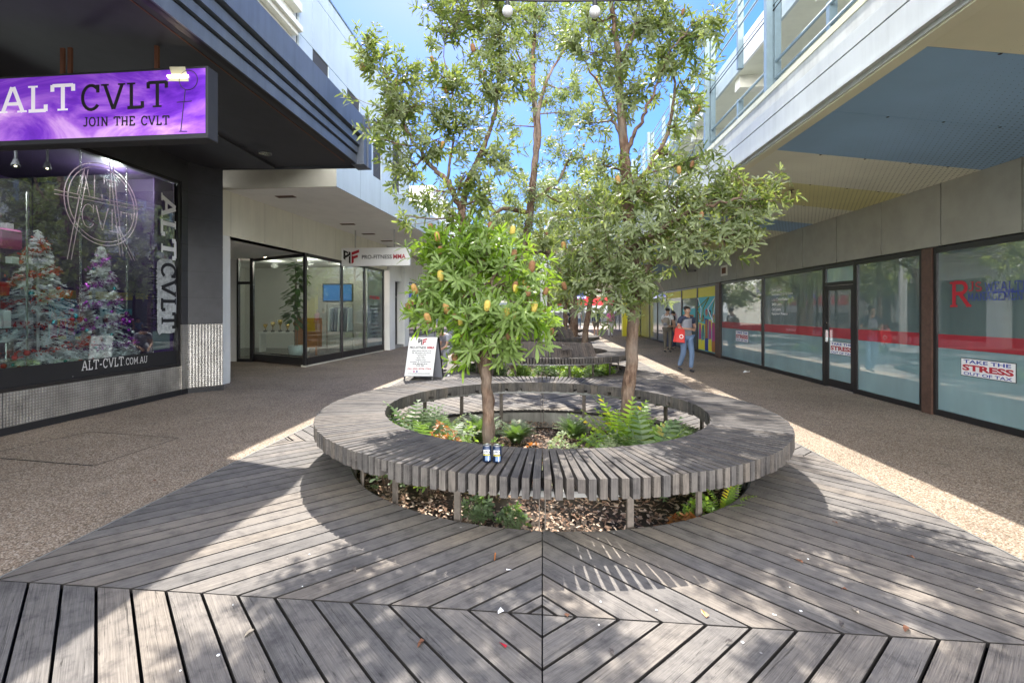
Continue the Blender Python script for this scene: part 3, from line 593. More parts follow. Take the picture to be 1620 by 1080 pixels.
g.build('soffit_beam', 'canopy_dark', shop)
g = MB(); g.box(-3.25, -3.235, -9, 7.7, zs(-3.24)-.004, zs(-3.24)+.01); g.build('soffit_seam', 'rust', shop)
fas = MB(); fas.box(cX-.12, cX, -9, 7.62, 4.43, 4.76); fas.box(cX-.13, cX-.05, -9, 7.62, 4.285, 4.395); fas.box(cX-.13, cX-.085, -9, 7.62, 4.16, 4.255)
fas.box(cX-.14, cX-.11, -9, 7.62, 4.0, 4.13); fas.build('fascia', 'fascia_blue', shop)
g = MB(); g.box(cX-.20, cX-.131, -9, 7.6, 4.0, 4.7); g.build('fascia_backing', 'black', shop)
g = MB(); g.box(cX-.20, cX+.012, 7.625, 7.90, 3.985, 4.775); g.box(cX-.205, cX+.03, 7.78, 7.93, 3.975, 4.785); g.build('fascia_end', 'fascia_blue', shop)
g = MB(); a, b = Vector((cX-.2, 7.88, 0)), Vector((x0, Ye(x0), 0)); g.hexa([(a.x, a.y-.02, 4.0), (a.x, a.y+.03, 4.0), (b.x, b.y+.03, zs(x0)-.03), (b.x, b.y-.02, zs(x0)-.03), (a.x, a.y-.02, 4.76), (a.x, a.y+.03, 4.76), (b.x, b.y+.03, 4.95), (b.x, b.y-.02, 4.95)])
g.build('end_fascia', 'canopy_dark', shop)
g = MB(); g.lathe([(.10, 0), (.10, .02)], Pz(419, 240, zs(-4.0))-Vector((0, 0, .035)), 18); dl = g.build('downlight', 'silver', shop)
g = MB(); q = Pz(232, 234, 4.3); g.box(q.x-.1, q.x+.1, q.y-.1, q.y+.1, zs(q.x)-.03, zs(q.x)+.01); g.build('downlight', 'cream', shop)
# upper cream wall above the canopy with moulded cornice
g = MB(); g.box(-8, -4.55, -9, 8.6, 4.7, 7.15); g.build('upper_wall', 'cream', shop)
g = MB(); g.box(-8, -4.43, -9, 8.45, 6.62, 6.70); g.box(-8, -4.36, -9, 8.5, 6.70, 6.80); g.box(-8, -4.40, -9, 8.55, 7.1, 7.25); g.build('cornice', 'cream', shop)
# interior
g = MB(); g.box(-11, LX-.13, -2, 8.62, .3, .552); g.build('display_floor', 'floor_dark', shop)
g = MB(); g.box(-10.1, -10, -2, 8.6, .55, 4.3); g.box(-10, LX-.3, 8.56, 8.62, .55, 4.3); g.box(-10, LX-.13, -2.1, -2, .55, 4.3); g.build('inner_wall', 'purple_wall', shop)
g = MB(); g.box(-10, LX-.13, -2, 8.6, 4.12, 4.2); g.build('inner_ceiling', 'purple_wall', shop)
for (px, py, X) in ((25, 258, -7.6), (75, 262, -7.7), (122, 248, -8.2)):
    p = PX_(px, py, X); g = MB(); g.lathe([(.03, -.06), (.055, .05), (.05, .06)], p, 12, (.3, -.3, -1)); g.box(p.x-.012, p.x+.012, p.y-.012, p.y+.012, p.z+.04, 4.12); f = g.build('spot_lamp', 'tile_dark', shop)
    b = MB(); b.ball(p+Vector((.02, -.02, -.045)), .018, 8, 5); b.build('bulb', 'lamp_on', f)
for y, e in ((3.5, 16), (5.9, 24), (7.8, 30)):
    ld = bpy.data.lights.new('shop_lamp', 'POINT'); lo = bpy.data.objects.new('shop_lamp', ld); col.objects.link(lo); lo.location = (-7.5, y, 3.9); ld.energy = e; ld.color = (1, .93, .95); ld.shadow_soft_size = .12
# lettering on the window
Yp = lambda px: PX_(px, 492, LX).y
xo = LX+.004
g = MB(); n = 26; pts = []
for i in range(n):   # frosted ragged vinyl patch behind the lower word
    a = 2*PI*i/n; pts.append((math.copysign(abs(math.cos(a))**.35, math.cos(a)), math.copysign(abs(math.sin(a))**.3, math.sin(a))))
cy_, cz_ = (8.07+8.48)/2, 1.86
g.add([(xo-.002, cy_+p[0]*.24*random.uniform(.9, 1.08), cz_+p[1]*.68*random.uniform(.95, 1.05)) for p in pts], [tuple(range(n))])
m = mat('frost', (.42, .44, .44), .6); nn = noise(m, coords(m), 14, 6, .7); setc(m, ramp(m, nn.outputs[0], [(.3, (.2, .22, .22)), (.7, (.6, .62, .62))]).outputs[0]); g.build('frosted_patch', 'frost', shop)
def rot_text(vf): vs, fs = vf; return [Vector((v[1], -v[0], v[2] if len(v) > 2 else 0)) for v in vs], fs
fit(rot_text(serif('ALT', .17)), (xo, 8.14, 2.55), (0, .38, 0), (0, 0, 1.2), 'lettering', 'vinyl_white', shop)
fit(rot_text(serif('CVLT', .17)), (xo+.001, 8.14, 1.27), (0, .38, 0), (0, 0, 1.22), 'lettering', 'ink', shop)
words('JOIN THE CVLT', .15, (xo, 7.93, 2.40), (0, 0, -1.10), (0, .13, 0), 'ink', shop)
g = MB(); g.box(LX-.075, LX-.065, 8.07, wy1-.03, .62, wz1-.02); g.build('purple_strip', 'purple_vinyl', shop)
fit(serif('ALT-CVLT.COM.AU', .13, 8), (xo, 6.62, .70), (0, 1.22, .0), (0, 0, .155), 'lettering', 'window_vinyl', shop)
# hanging light box
SY0 = 4.20; xr = -3.08; sgn = thing('light_box_sign', 'purple light box sign with white and black lettering hanging under dark canopy', 'sign', (-4.5, SY0, 3.2))
g = MB(); g.box(-7.1, xr, SY0, SY0+.15, 3.20, 3.87); g.build('case', 'canopy_dark', sgn, bevel=.006)
g = MB(); g.box(-7.05, xr-.02, SY0-.004, SY0+.0, 3.245, 3.845); g.build('face_panel', 'purple_sign', sgn)
for px in (287, 782*400/1309, 100):
    x = PY(px if px != 287 else 88, 300, SY0).x; g = MB(); g.box(x-.02, x+.02, SY0+.06, SY0+.08, 3.871, 4.15); g.build('bracket', 'rust', sgn)
def signpt(px, py): return PY(px, py, SY0-.007)
def sfit(vf, px0, px1, y0, y1, m, nm='lettering'):
    a = signpt(px0, y1); b = signpt(px1, y1-(px1-px0)*.02); c = signpt(px0, y0); fit(vf, a, (b.x-a.x, 0, 0), (0, 0, c.z-a.z), nm, m, sgn)
sfit(serif('ALT'), -2, 119, 138, 181, 'sign_white'); sfit(serif('CVLT'), 128, 266, 134, 177, 'ink'); a = signpt(131, 200); b = signpt(268, 197.5); words('JOIN THE CVLT', .17, a, (b.x-a.x, 0, b.z-a.z), (0, 0, signpt(131, 186).z-a.z), 'ink', sgn)
# broken corner showing the tube, in the face's upper right
a = signpt(265, 129); b = signpt(272, 120); c = signpt(268, 106); d = signpt(293, 106); e = signpt(299, 129)
g = MB(); g.add([p+Vector((0, -.002, 0)) for p in (a, e, d, c, b)], [(0, 1, 2, 3, 4)]); g.build('broken_corner', 'soffit_cream', sgn)
g = MB(); p0, p1 = signpt(266, 121), signpt(297, 121); g.tube([p0, p1], .014, 8); g.build('fluorescent_tube', 'lamp_on', sgn)
g = MB(); kx = signpt(292, 165)
def ringtube(mb, c, r, rr, ax, n=28, a0=0, a1=2*PI):
    u, v = ax; mb.tube([c+u*math.cos(a0+(a1-a0)*i/n)*r+v*math.sin(a0+(a1-a0)*i/n)*r for i in range(n+1)], rr, 6)
U, V = Vector((1, 0, 0)), Vector((0, 0, 1)); ringtube(g, signpt(298, 127), .09, .004, (U, V)); g.tube([signpt(293, 143), signpt(286, 208)], .004, 6); g.tube([signpt(280, 162), signpt(303, 160)], .004, 6); g.tube([signpt(284, 208), signpt(296, 208)], .004, 6); g.build('emblem', 'purple_wall', sgn)
# neon ring sign on chains inside the window
nc_ = Vector((-7.12, 7.24, 3.33)); ne = thing('neon_sign', 'unlit pink tube sign with words in a circle hung on chains in window', 'neon sign', nc_)
U, V = Vector((0, 1, 0)), Vector((0, 0, 1)); g = MB()
for r in (.66, .60): ringtube(g, nc_, r, .007, (U, V), 44)
def nt_(a, b, r=.006): g.tube([nc_+U*a[0]+V*a[1], nc_+U*b[0]+V*b[1]], r, 6)
for d in (-.03, .03): nt_((.12+d, .86), (.02+d+.32, -.80)); nt_((-.80, .02+d), (.80, .10+d)); nt_((-.30+d, .5), (-.58+d, -.95)); nt_((.25+d, -.3), (.58+d, -.85))
for i, chs in enumerate(('ALT', 'CVLT')):
    x = -.48 if i == 0 else -.40
    for ch in chs:
        w_, st, ft = SER[ch]
        for pl_ in st:
            pts = [nc_+U*(x+p[0]*.32)+V*(( .06 if i == 0 else -.42)+p[1]*.38) for p in pl_]
            if len(pts) > 1: g.tube(pts, .006, 6)
        x += w_*.30
g.build('tubes', 'tube_pink', ne, smooth=True)
for yy in (-.42, .42):
    ch = MB(); z = nc_.z-1.75
    k = 0
    while z < 4.1:
        u2 = (Vector((0, 1, 0)) if k % 2 else Vector((1, 0, 0))); c0 = Vector((nc_.x+.02, nc_.y+yy, z)); ch.tube([c0+u2*.014*math.cos(a)+V*.026*math.sin(a) for a in [2*PI*i/8 for i in range(9)]], .004, 4); z += .04; k += 1
    ch.build('chain', 'silver', ne)
# Christmas trees, white artificial
def xmas(loc, h, r, label, tins, baub, seed):
    R = random.Random(seed); t = thing('christmas_tree', label, 'christmas tree', loc); br = MB(); tn = MB(); x0, y0, z0 = loc
    br.tube([(x0, y0, z0), (x0, y0, z0+h)], .02, 6)
    for i in range(620):
        f = R.random()**1.25; z = z0+R.gauss(0, .03)+.12+(h-.15)*f; rr = r*(1-f)**.85*R.uniform(.4, 1.15); a = R.uniform(0, 2*PI); c, s_ = math.cos(a), math.sin(a)
        p1 = Vector((x0+c*rr, y0+s_*rr, z-rr*.12)); p0 = Vector((x0+c*rr*.45, y0+s_*rr*.45, z+.03)); d = (p1-p0); sd = Vector((-s_, c, 0))
        for k in range(7):
            q = p0+d*(.3+k*.12); l = .055*(1.2-k*.1)
            for sg in (-1, 1):
                e = q+sd*sg*l+d.normalized()*l*.8+Vector((0, 0, R.uniform(-.02, .03))); n_ = Vector((0, 0, .007)); br.quad(q-n_, e-n_*.4, e+n_*.4, q+n_)
                n_ = d.normalized()*.007; br.quad(q-n_, e-n_*.4, e+n_*.4, q+n_)
    br.build('branches', 'fir_white', t)
    for turn in range(190):
        f = turn/190; a = f*34; rr = r*(1-f)**.85*.93; z = z0+.12+(h-.2)*f
        for _ in range(14):
            o = Vector((R.gauss(0, .04), R.gauss(0, .03), R.gauss(0, .03))); q = Vector((x0+rr*math.cos(a), y0+rr*math.sin(a), z))+o; e = Vector((R.gauss(0, .02), R.gauss(0, .02), R.gauss(0, .02))); n_ = Vector((R.gauss(0, 1), R.gauss(0, 1), R.gauss(0, 1))).normalized()*.010; tn.quad(q-n_, q+e-n_, q+e+n_, q+n_)
    tn.build('tinsel', tins, t)
    for i in range(34):
        f = R.random()**1.1*.9; a = R.uniform(-2.2, 1.0); rr = r*(1-f)**.85*.98; bb = MB(); bb.ball((x0+rr*math.cos(a), y0+rr*math.sin(a), z0+.15+(h-.25)*f), R.uniform(.022, .042), 10, 6); bb.build('bauble', R.choice(baub), t, smooth=True)
    return t
xmas((-7.72, 7.80, .56), 2.15, .60, 'white christmas tree with purple tinsel and baubles nearest the shop pillar', 'bauble_purple', ['bauble_purple', 'bauble_purple', 'bauble_teal', 'bauble_white'], 3)
xmas((-7.75, 6.75, .56), 2.25, .78, 'white christmas tree with red tinsel beside the glass cabinet', 'tinsel_red', ['tinsel_red', 'bauble_white', 'bauble_teal'], 5)
cb = thing('display_cabinet', 'glass display cabinet with silver shelves and small goods inside shop window', 'cabinet', (-7.6, 6.0, .56))
for (x, y) in ((-7.35, 5.75), (-7.35, 6.25), (-7.8, 5.75), (-7.8, 6.25)):
    g = MB(); g.tube([(x, y, .56), (x, y, 3.3)], .014, 8); g.build('upright', 'silver', cb)
for z in (.9, 1.35, 1.8, 2.25, 2.7):
    g = MB(); g.box(-7.82, -7.33, 5.73, 6.27, z, z+.012); s_ = g.build('shelf', 'glass', cb)
R = random.Random(4)
for i, z in enumerate((.9, 1.35, 1.8, 2.25, 2.7)):
    for k in range(3):
        y = 5.80+k*.17; x = -7.5+R.uniform(-.12, .08); g = MB(); h = R.uniform(.1, .26); mm = R.choice(['silver', 'black', 'bauble_white', 'tinsel_red', 'purple_wall'])
        if k % 2: g.lathe([(.04, 0), (.05, h*.4), (.02, h*.7), (.03, h), (.01, h+.01)], (x, y, z+.013), 10)
        else: g.box(x-.05, x+.05, y-.05, y+.05, z+.013, z+.013+h)
        tag(g.build('ornament', mm, bevel=.004), 'small dark or silver ornament on a shelf of the glass cabinet', 'ornament', 'ornaments on the cabinet shelves')
g = MB(); p = PX_(18, 378, -7.45); g.box(p.x-.08, p.x+.02, p.y-.16, p.y+.15, p.z-.14, p.z+.14); tag(g.build('gift_box', 'magenta', bevel=.03), 'magenta box hanging high in the purple shop window', 'box')
g = MB(); a = Vector((xo+.0, Yp(258), .86)); g.bar((LX-.2, 8.12, .64), (LX-.2, 8.50, 1.27), .03, .05, (1, 0, 0)); tag(g.build('white_baton', 'vinyl_white'), 'white baton leaning inside window below the black lettering', 'baton')
g = MB(); g.quad((LX-.05, 8.02, .9), (LX-.05, 8.42, .9), (LX-.05, 8.42, 1.24), (LX-.05, 8.02, 1.24)); tag(g.build('window_poster', 'grey_cloth'), 'grey poster low in the purple shop window', 'poster')
# ---------------------------------------------------------------- LEFT 2: pale clad building with the gym
gym = thing('gym_building', 'pale blue panel clad two storey building with cream shopfront and white canopy', 'building', (-6.6, 13, 0))
def L2(Y, off=0): return Vector((-6.72+.0667*(Y-13.26)+off, Y, 0))
g = MB(); g.prism([(L2(9.42).x, 9.42), (L2(10.17).x, 10.17), (L2(10.17).x-.4, 10.2), (L2(9.42).x-.4, 9.42)], 0, 3.26); g.build('pillar', 'offwhite', gym)
g = MB(); a, b = L2(9.42), L2(19.3); g.wall((a.x, a.y), (b.x, b.y), 3.262, 4.30, .35, 1); g.build('upper_band', 'cream', gym)
g = MB()
for Y in (10.2, 11.4, 12.6, 13.8, 15, 16.2, 17.4, 18.6): p = L2(Y, .002); g.box(p.x-.02, p.x+.001, Y, Y+.006, 3.3, 4.25)
g.build('joint_strip', 'cream_dark', gym)
# canopy
e0, e1 = Vector((-4.35, 9.93)), Vector((-4.35+.064*9.4, 19.3)); w0, w1 = L2(9.93), L2(19.3)
g = MB(); g.prism([(w0.x-.3, 9.96), (e0.x-.03, 9.96), (e1.x-.03, 19.3), (w1.x-.3, 19.3)], 4.26, 4.95); g.build('canopy_soffit', 'soffit_white', gym)
g = MB(); g.wall((e0.x, e0.y), (e1.x, e1.y), 4.245, 5.0, .028, 1); g.build('fascia', 'panel_blue', gym)
g = MB(); g.box(w0.x-.3, e0.x, 9.92, 9.955, 4.245, 5.0); g.build('end_fascia', 'cream_dark', gym)
g = MB()
for k in range(1, 8): p = e0.lerp(e1, k/8); g.box(p.x-.005, p.x+.002, p.y, p.y+.008, 4.25, 4.99)
g.build('fascia_joint', 'steel_blue', gym)
for (px, py) in ((452, 311), (550, 354.5), (583, 370), (612, 381)):
    p = Pz(px, py, 4.26); g = MB(); g.box(p.x-.22, p.x+.22, p.y-.09, p.y+.09, 4.252, 4.262)
    v_ = g.build('soffit_vent', 'rust', gym); g = MB()
    for k in range(5): g.box(p.x-.21, p.x+.21, p.y-.075+k*.035, p.y-.065+k*.035, 4.244, 4.2515)
    g.build('slat', 'brown_post', v_)
# upper storey
UX = -4.5
g = MB(); g.box(-12, UX-.02, 8.63, 16.1, 4.9, 8.1); g.build('upper_wall', 'joint', gym)
ys = [8.62, 9.16, 9.87, 10.86, 11.63, 12.6, 13.24, 14.3, 15.0, 16.12]
wins = {(9.16, 9.87): (5.3, 6.76), (10.86, 11.63): (5.3, 6.76), (12.6, 13.24): (5.14, 6.76), (14.3, 15.0): (5.14, 6.76)}
g = MB(); gp = .012
for a, b in zip(ys[:-1], ys[1:]):
    parts_ = [(4.85, 6.77), (6.785, 7.84), (7.855, 8.17)]
    for (z0, z1) in parts_:
        if (a, b) in wins and z1 < 7: g.box(UX-.05, UX, a+gp/2, b-gp/2, z0, wins[(a, b)][0]-.01); continue
        g.box(UX-.05, UX, a+gp/2, b-gp/2, z0, z1)
g.build('cladding', 'panel_blue', gym)
g = MB(); g.box(-12, UX-.001, 16.125, 16.155, 4.9, 8.17); g.build('cladding', 'panel_blue', gym)
g = MB(); g.box(UX-.2, UX+.02, 8.6, 16.17, 8.172, 8.21); g.build('parapet_cap', 'steel_blue', gym)
for (a, b), (z0, z1) in wins.items():
    f = MB(); f.box(UX-.12, UX-.03, a+.01, a+.06, z0, z1); f.box(UX-.12, UX-.03, b-.06, b-.01, z0, z1); f.box(UX-.12, UX-.03, a+.061, b-.061, z1-.05, z1); f.box(UX-.12, UX-.03, a+.061, b-.061, z0, z0+.05)
    f = f.build('window', 'steel_blue', gym); p = MB(); p.box(UX-.09, UX-.08, a+.062, b-.062, z0+.052, z1-.052); p.build('pane', 'upper_glass', f)
# shopfront glazing
fr = MB(); A = Vector((-9.08, 14.5)); B = Vector((L2(13.26).x, 13.26)); Cc = Vector((L2(18.96).x, 18.96))
fg = MB(); fg.wall(A, B, .05, .26, .07, 1); fg.wall(A, B, 3.17, 3.26, .07, 1); fg.wall(B, Cc, .05, .26, .07, 1); fg.wall(B, Cc, 3.17, 3.26, .07, 1)
for p in (A, B, Vector((L2(15.45).x, 15.45)), Vector((L2(17.2).x, 17.2)), Cc): fg.box(p.x-.06, p.x+.01, p.y-.05, p.y+.05, .05, 3.261)
fg.bar((A.x+.02, A.y, .3), (B.x-.03, B.y, .3), .03, .03)
fw = fg.build('window_frame', 'black_frame', gym)
for p, q_ in ((A, B), (B, L2(15.45)), (L2(15.45), L2(17.2)), (L2(17.2), Cc)):
    p, q_ = Vector(p[:2]), Vector(q_[:2]); d = (q_-p).normalized(); g = MB(); g.wall(p+d*.06-Vector((.03, 0)), q_-d*.06-Vector((.03, 0)), .262, 3.168, .01, 1); g.build('pane', 'glass', fw)
D0, D1 = Vector((-9.6, 14.5)), Vector((-9.12, 14.5)); g = MB(); g.box(-9.18, -9.1, 14.46, 14.56, .0, 3.26); g.box(-9.62, -9.56, 14.46, 14.56, 0, 3.26); g.box(-9.56, -9.18, 14.46, 14.56, 2.45, 2.53); g.box(-9.56, -9.18, 14.46, 14.56, 0, .1)
d_ = g.build('door', 'black_frame', gym); g = MB(); g.box(-9.56, -9.18, 14.5, 14.51, .1, 3.2); g.build('pane', 'glass', d_)
g = MB(); g.wall(B, Cc, -.01, .048, .15, 1); g.build('sill', 'cream_dark', gym)
# recess walls and soffit, interior shell
g = MB(); g.prism([(-10.6, 10.2), (L2(10.2).x-.02, 10.2), (L2(13.2).x-.02, 13.24), (-9.1, 14.5), (-10.6, 14.5)], 3.262, 3.3); g.build('porch_ceiling', 'soffit_white', gym)
g = MB(); g.box(-10.6, -7.0, 10.21, 10.3, 0, 3.26); g.box(-10.62, -9.62, 14.5, 14.6, 0, 3.26); g.box(-10.7, -10.6, 10.2, 14.6, 0, 3.26); g.build('porch_wall', 'white_wall', gym)
g = MB(); g.box(-18, L2(19.2).x-.3, 19.35, 19.45, .0, 3.6); g.box(-12.6, -12.5, 14.6, 19.35, 0, 3.6); g.box(-12.5, -9.7, 14.61, 14.66, 0, 3.6); g.build('inner_wall', 'white_wall', gym)
g = MB(); g.prism([(-12.5, 14.62), (-9.1, 14.6), (B.x-.1, B.y+.1), (Cc.x-.1, Cc.y), (Cc.x-.1, 19.35), (-12.5, 19.35)], 0.004, .05); g.build('inner_floor', 'floor_dark', gym)
g = MB(); g.prism([(-12.5, 14.62), (-9.1, 14.6), (B.x-.1, B.y+.1), (Cc.x-.1, Cc.y), (Cc.x-.1, 19.35), (-12.5, 19.35)], 3.4, 3.5); g.build('inner_ceiling', 'white_wall', gym)
for (x, y) in ((-9.2, 15.4), (-8.3, 14.7), (-8.6, 16.5), (-7.6, 15.6), (-7.4, 17.4)):
    g = MB(); g.lathe([(.07, 0), (.07, .012)], (x, y, 3.385), 14); g.build('downlight', 'lamp_on', gym)
for (x, y) in ((-9.6, 16.6), (-8.0, 16.2), (-7.6, 17.9)):
    ld = bpy.data.lights.new('gym_lamp', 'POINT'); lo = bpy.data.objects.new('gym_lamp', ld); col.objects.link(lo); lo.location = (x, y, 3.25); ld.energy = 12; ld.color = (1, .9, .78); ld.shadow_soft_size = .1
# things in the gym
pt = thing('fig_plant', 'tall fiddle leaf fig in a white pot behind the gym window', 'plant', (-8.1, 15.3, .05))
g = MB(); g.lathe([(.17, .05), (.22, .2), (.24, .42), (.22, .42), (.2, .36)], (-8.1, 15.3, .05), 20); g.build('pot', 'white_paint', pt, smooth=True)
g = MB(); g.tube([(-8.13, 15.3, .4), (-8.15, 15.32, 1.4), (-8.1, 15.28, 2.6)], .018, 6); g.tube([(-8.06, 15.3, .4), (-8.03, 15.28, 1.5), (-8.12, 15.3, 3.1)], .016, 6); g.build('stem', 'bark', pt)
V = []; Q = []; rd = []; R = random.Random(2)
for i in range(190):
    z = R.uniform(1.15, 3.2); c = Vector((-8.1+.1*math.sin(z*3), 15.3, z)); a = R.uniform(0, 2*PI); el = R.uniform(-.7, .5); rad = R.uniform(.08, .5); d = Vector((math.cos(a)*math.cos(el), math.sin(a)*math.cos(el), math.sin(el))); sd = d.cross(Vector((0, 0, 1))).normalized(); nn_ = sd.cross(d)
    L = R.uniform(.22, .34); p0 = c+d*rad*.5
    st = [(0, .02), (.3, .35), (.7, .55), (1, .12)]; o = len(V)
    for f, w_ in st: pp = p0+d*L*f-Vector((0, 0, .25*L*f*f)); V += [pp-sd*w_*L*.5+nn_*.02, pp+sd*w_*L*.5+nn_*.02]
    for k in range(3): Q.append((o+2*k, o+2*k+1, o+2*k+3, o+2*k+2)); rd.append(R.random())
link('leaves', np_mesh('leaves', V, Q, rd), 'leaf_fig', pt)
ca = thing('wooden_cabinet', 'orange timber cabinet behind the fig plant', 'cabinet', (-8.4, 16.6, .05)); g = MB(); g.box(-8.75, -7.95, 16.5, 16.9, .3, 1.35); g.build('case', 'orange', ca); g = MB(); [g.box(x, x+.05, 16.52, 16.57, .05, .3) for x in (-8.73, -8.02)]; g.build('leg', 'orange', ca)
sh = thing('trophy_shelf', 'low white shelf carrying gold trophies inside the gym', 'shelf', (-9.9, 17.6, .05)); g = MB(); g.box(-10.8, -8.9, 17.5, 17.95, .75, .80); g.build('board', 'white_paint', sh); g = MB(); [g.box(x, x+.06, 17.52, 17.9, .05, .75) for x in (-10.75, -9.0)]; g.build('side_panel', 'white_paint', sh)
for i in range(6):
    x = -10.6+i*.3; t = thing('trophy', 'gold trophy cup in the row on the white gym shelf', 'trophy', (x, 17.7, .8), 'trophies on the gym shelf'); h = .3+.08*(i % 3)
    g = MB(); g.lathe([(.07, 0), (.07, .06), (.05, .07)], (x, 17.7, .8), 10); g.build('base', 'black', t); g = MB(); g.lathe([(.015, .07), (.02, h*.5), (.07, h*.7), (.085, h), (.07, h)], (x, 17.7, .8), 12); g.build('cup', 'gold', t, smooth=True)
tv = thing('television', 'wall television with blue picture high in the gym', 'television', (-7.9, 17.5, 2.3)); g = MB(); g.box(-8.4, -7.2, 17.9, 17.97, 1.95, 2.65); g.build('case', 'black', tv); g = MB(); g.box(-8.36, -7.24, 17.895, 17.9, 2.0, 2.61); g.build('screen', 'screen_blue', tv)
rk = thing('clothes_rack', 'clothes rack with grey and white jackets in the gym window', 'clothes rack', (-7.4, 17.2, .05)); g = MB(); g.tube([(-7.9, 17.2, .1), (-7.9, 17.2, 1.85), (-6.95, 17.3, 1.85), (-6.95, 17.3, .1)], .015, 6); g.build('frame', 'silver', rk)
for i in range(7):
    x = -7.75+i*.12; g = MB(); g.hexa([(x-.03, 16.95, .85), (x+.04, 16.95, .85), (x+.04, 17.5, .85), (x-.03, 17.5, .85), (x-.02, 17.05, 1.7), (x+.03, 17.05, 1.7), (x+.03, 17.4, 1.75), (x-.02, 17.4, 1.75)]); tag(g.build('jacket', 'grey_cloth' if i % 3 else 'vinyl_white', bevel=.02), 'jacket hanging on the clothes rack in the gym window', 'jacket', 'jackets on the gym rack')
# services list lettering on third pane
p3 = Vector((L2(17.45, .005).x, 17.45)); dd = (L2(18.8)-L2(17.45)); 
gl = MB(); gl.wall(p3-Vector((.02, 0)), Vector((L2(18.85).x-.02, 18.85)), .27, 3.15, .004, 1); gl.build('frosted_film', 'film_clear', fw)
for i, s_ in enumerate(('MMA Mixed Martial Arts', 'BJJ Brazilian Jiu Jitsu', 'Kickboxing', 'Boxing', 'Muay Thai', 'Weights Area', 'Strength & Conditioning', 'Kids Martial Arts', 'Kids BJJ')):
    wd = min(.95, .06*len(s_)); c = .15+(.95-wd)/2/1.4; o = L2(17.45+c*1.3, .008); fit(text_mesh(s_, .01), (o.x, o.y, 1.75-i*.145), dd.normalized()*wd, (0, 0, .075), 'lettering', 'ink', fw)
o = L2(17.6, .008); fit(text_mesh('FITNESS MMA', .02), (o.x, o.y, 2.05), dd.normalized()*.95, (0, 0, .13), 'lettering', 'red_ink', fw)
# hanging gym sign
GY = 15.4; a, b = PY(539, 421, GY), PY(648, 391, GY); gs = thing('hanging_sign', 'white hanging sign box with red and black gym lettering under the canopy', 'sign', ((a.x+b.x)/2, GY, a.z))
g = MB(); g.box(a.x, b.x, GY, GY+.14, a.z, b.z); g.build('case', 'white_paint', gs, bevel=.01)
for px in (561, 622.7): x = PY(px, 380, GY).x; g = MB(); g.box(x-.02, x+.02, GY+.05, GY+.09, b.z, 4.26); g.build('rod', 'silver', gs)
W_, H_ = b.x-a.x, b.z-a.z
def gfit(vf, x0, x1, z0, z1, m): fit(vf, (a.x+W_*x0, GY-.004, a.z+H_*z0), (W_*(x1-x0), 0, 0), (0, 0, H_*(z1-z0)), 'lettering', m, gs)
gfit(text_mesh('PRO-FITNESS', .02), .31, .745, .38, .60, 'ink'); gfit(text_mesh('MMA', .03), .765, .945, .37, .63, 'red_ink')
def pf_logo(par, O, Wv, Hv, off=0):
    nr = Vector(Wv).cross(Vector(Hv)).normalized()*.003
    def poly(pts, m): g = MB(); g.add([Vector(O)+Vector(Wv)*x+Vector(Hv)*y+nr for x, y in pts], [tuple(range(len(pts)))]); g.build('emblem', m, par)
    poly([(0, 1), (0, .38), (.13, .28), (.13, .82), (.30, .70), (.30, .84)], 'ink'); poly([(.13, .42), (.35, .55), (.35, .72), (.30, .70), (.13, .60)], 'ink'); poly([(.35, .55), (.46, .55), (.46, 0), (.35, .08)], 'ink'); poly([(.34, .88), (.46, .82), (.46, .551), (.35, .60)], 'ink')
    poly([(.52, .82), (1, 1), (1, .80), (.66, .66), (.52, .60)], 'red_ink'); poly([(.52, .599), (.66, .55), (.66, .1), (.52, 0)], 'red_ink'); poly([(.661, .56), (.92, .64), (.92, .46), (.661, .36)], 'red_ink')
pf_logo(gs, (a.x+W_*.04, GY-.001, a.z+H_*.12), (W_*.23, 0, 0), (0, 0, H_*.78))
# ---------------------------------------------------------------- LEFT 3: further shops
b3 = thing('left_shop_row', 'off white single storey shops beyond the gym with dark doors', 'building', (-6.2, 25, 0))
g = MB(); g.box(-12, -6.22, 19.36, 20.1, 0, 4.2); g.box(-12, -6.15, 21.3, 22.0, 0, 4.2); g.box(-12, -6.3, 22.0, 44, 3.0, 4.2); g.box(-12, -6.3, 20.1, 21.3, 2.9, 4.2); g.build('wall', 'offwhite', b3)
g = MB(); g.box(-12, -4.0, 19.42, 44, 4.3, 5.0); g.build('canopy', 'soffit_white', b3)
for (y0, y1) in ((20.1, 21.3),):
    g = MB(); g.box(-6.6, -6.55, y0, y1, 0.12, 2.9); dd_ = g.build('door', 'glass_dark', b3); g = MB(); g.box(-6.56, -6.5, y0, y0+.07, .12, 2.9); g.box(-6.56, -6.5, y1-.07, y1, .12, 2.9); g.box(-6.56, -6.5, y0+.07, y1-.07, 2.2, 2.28); g.build('frame', 'black_frame', dd_)
g = MB(); g.box(-7, -6.2, 20.1, 21.3, 0, .12); g.build('step', 'concrete', b3)
y = 22.0
while y < 43:
    g = MB(); g.box(-6.5, -6.45, y+.06, y+2.1, .4, 3.0); ww = g.build('window', 'glass_dark', b3); g = MB(); g.box(-6.52, -6.38, y, y+.06, 0, 3.0); g.box(-6.52, -6.4, y+.06, y+2.1, .3, .4); g.build('frame', 'black_frame', ww); y += 2.16
g = MB(); g.box(-6.5, -6.4, 22, 43.2, 0, .3); g.build('stall_riser', 'white_wall', b3)
g = MB(); g.box(-12, -5.0, 22, 44, 5.0, 7.4); g.build('upper_wall', 'offwhite', b3)
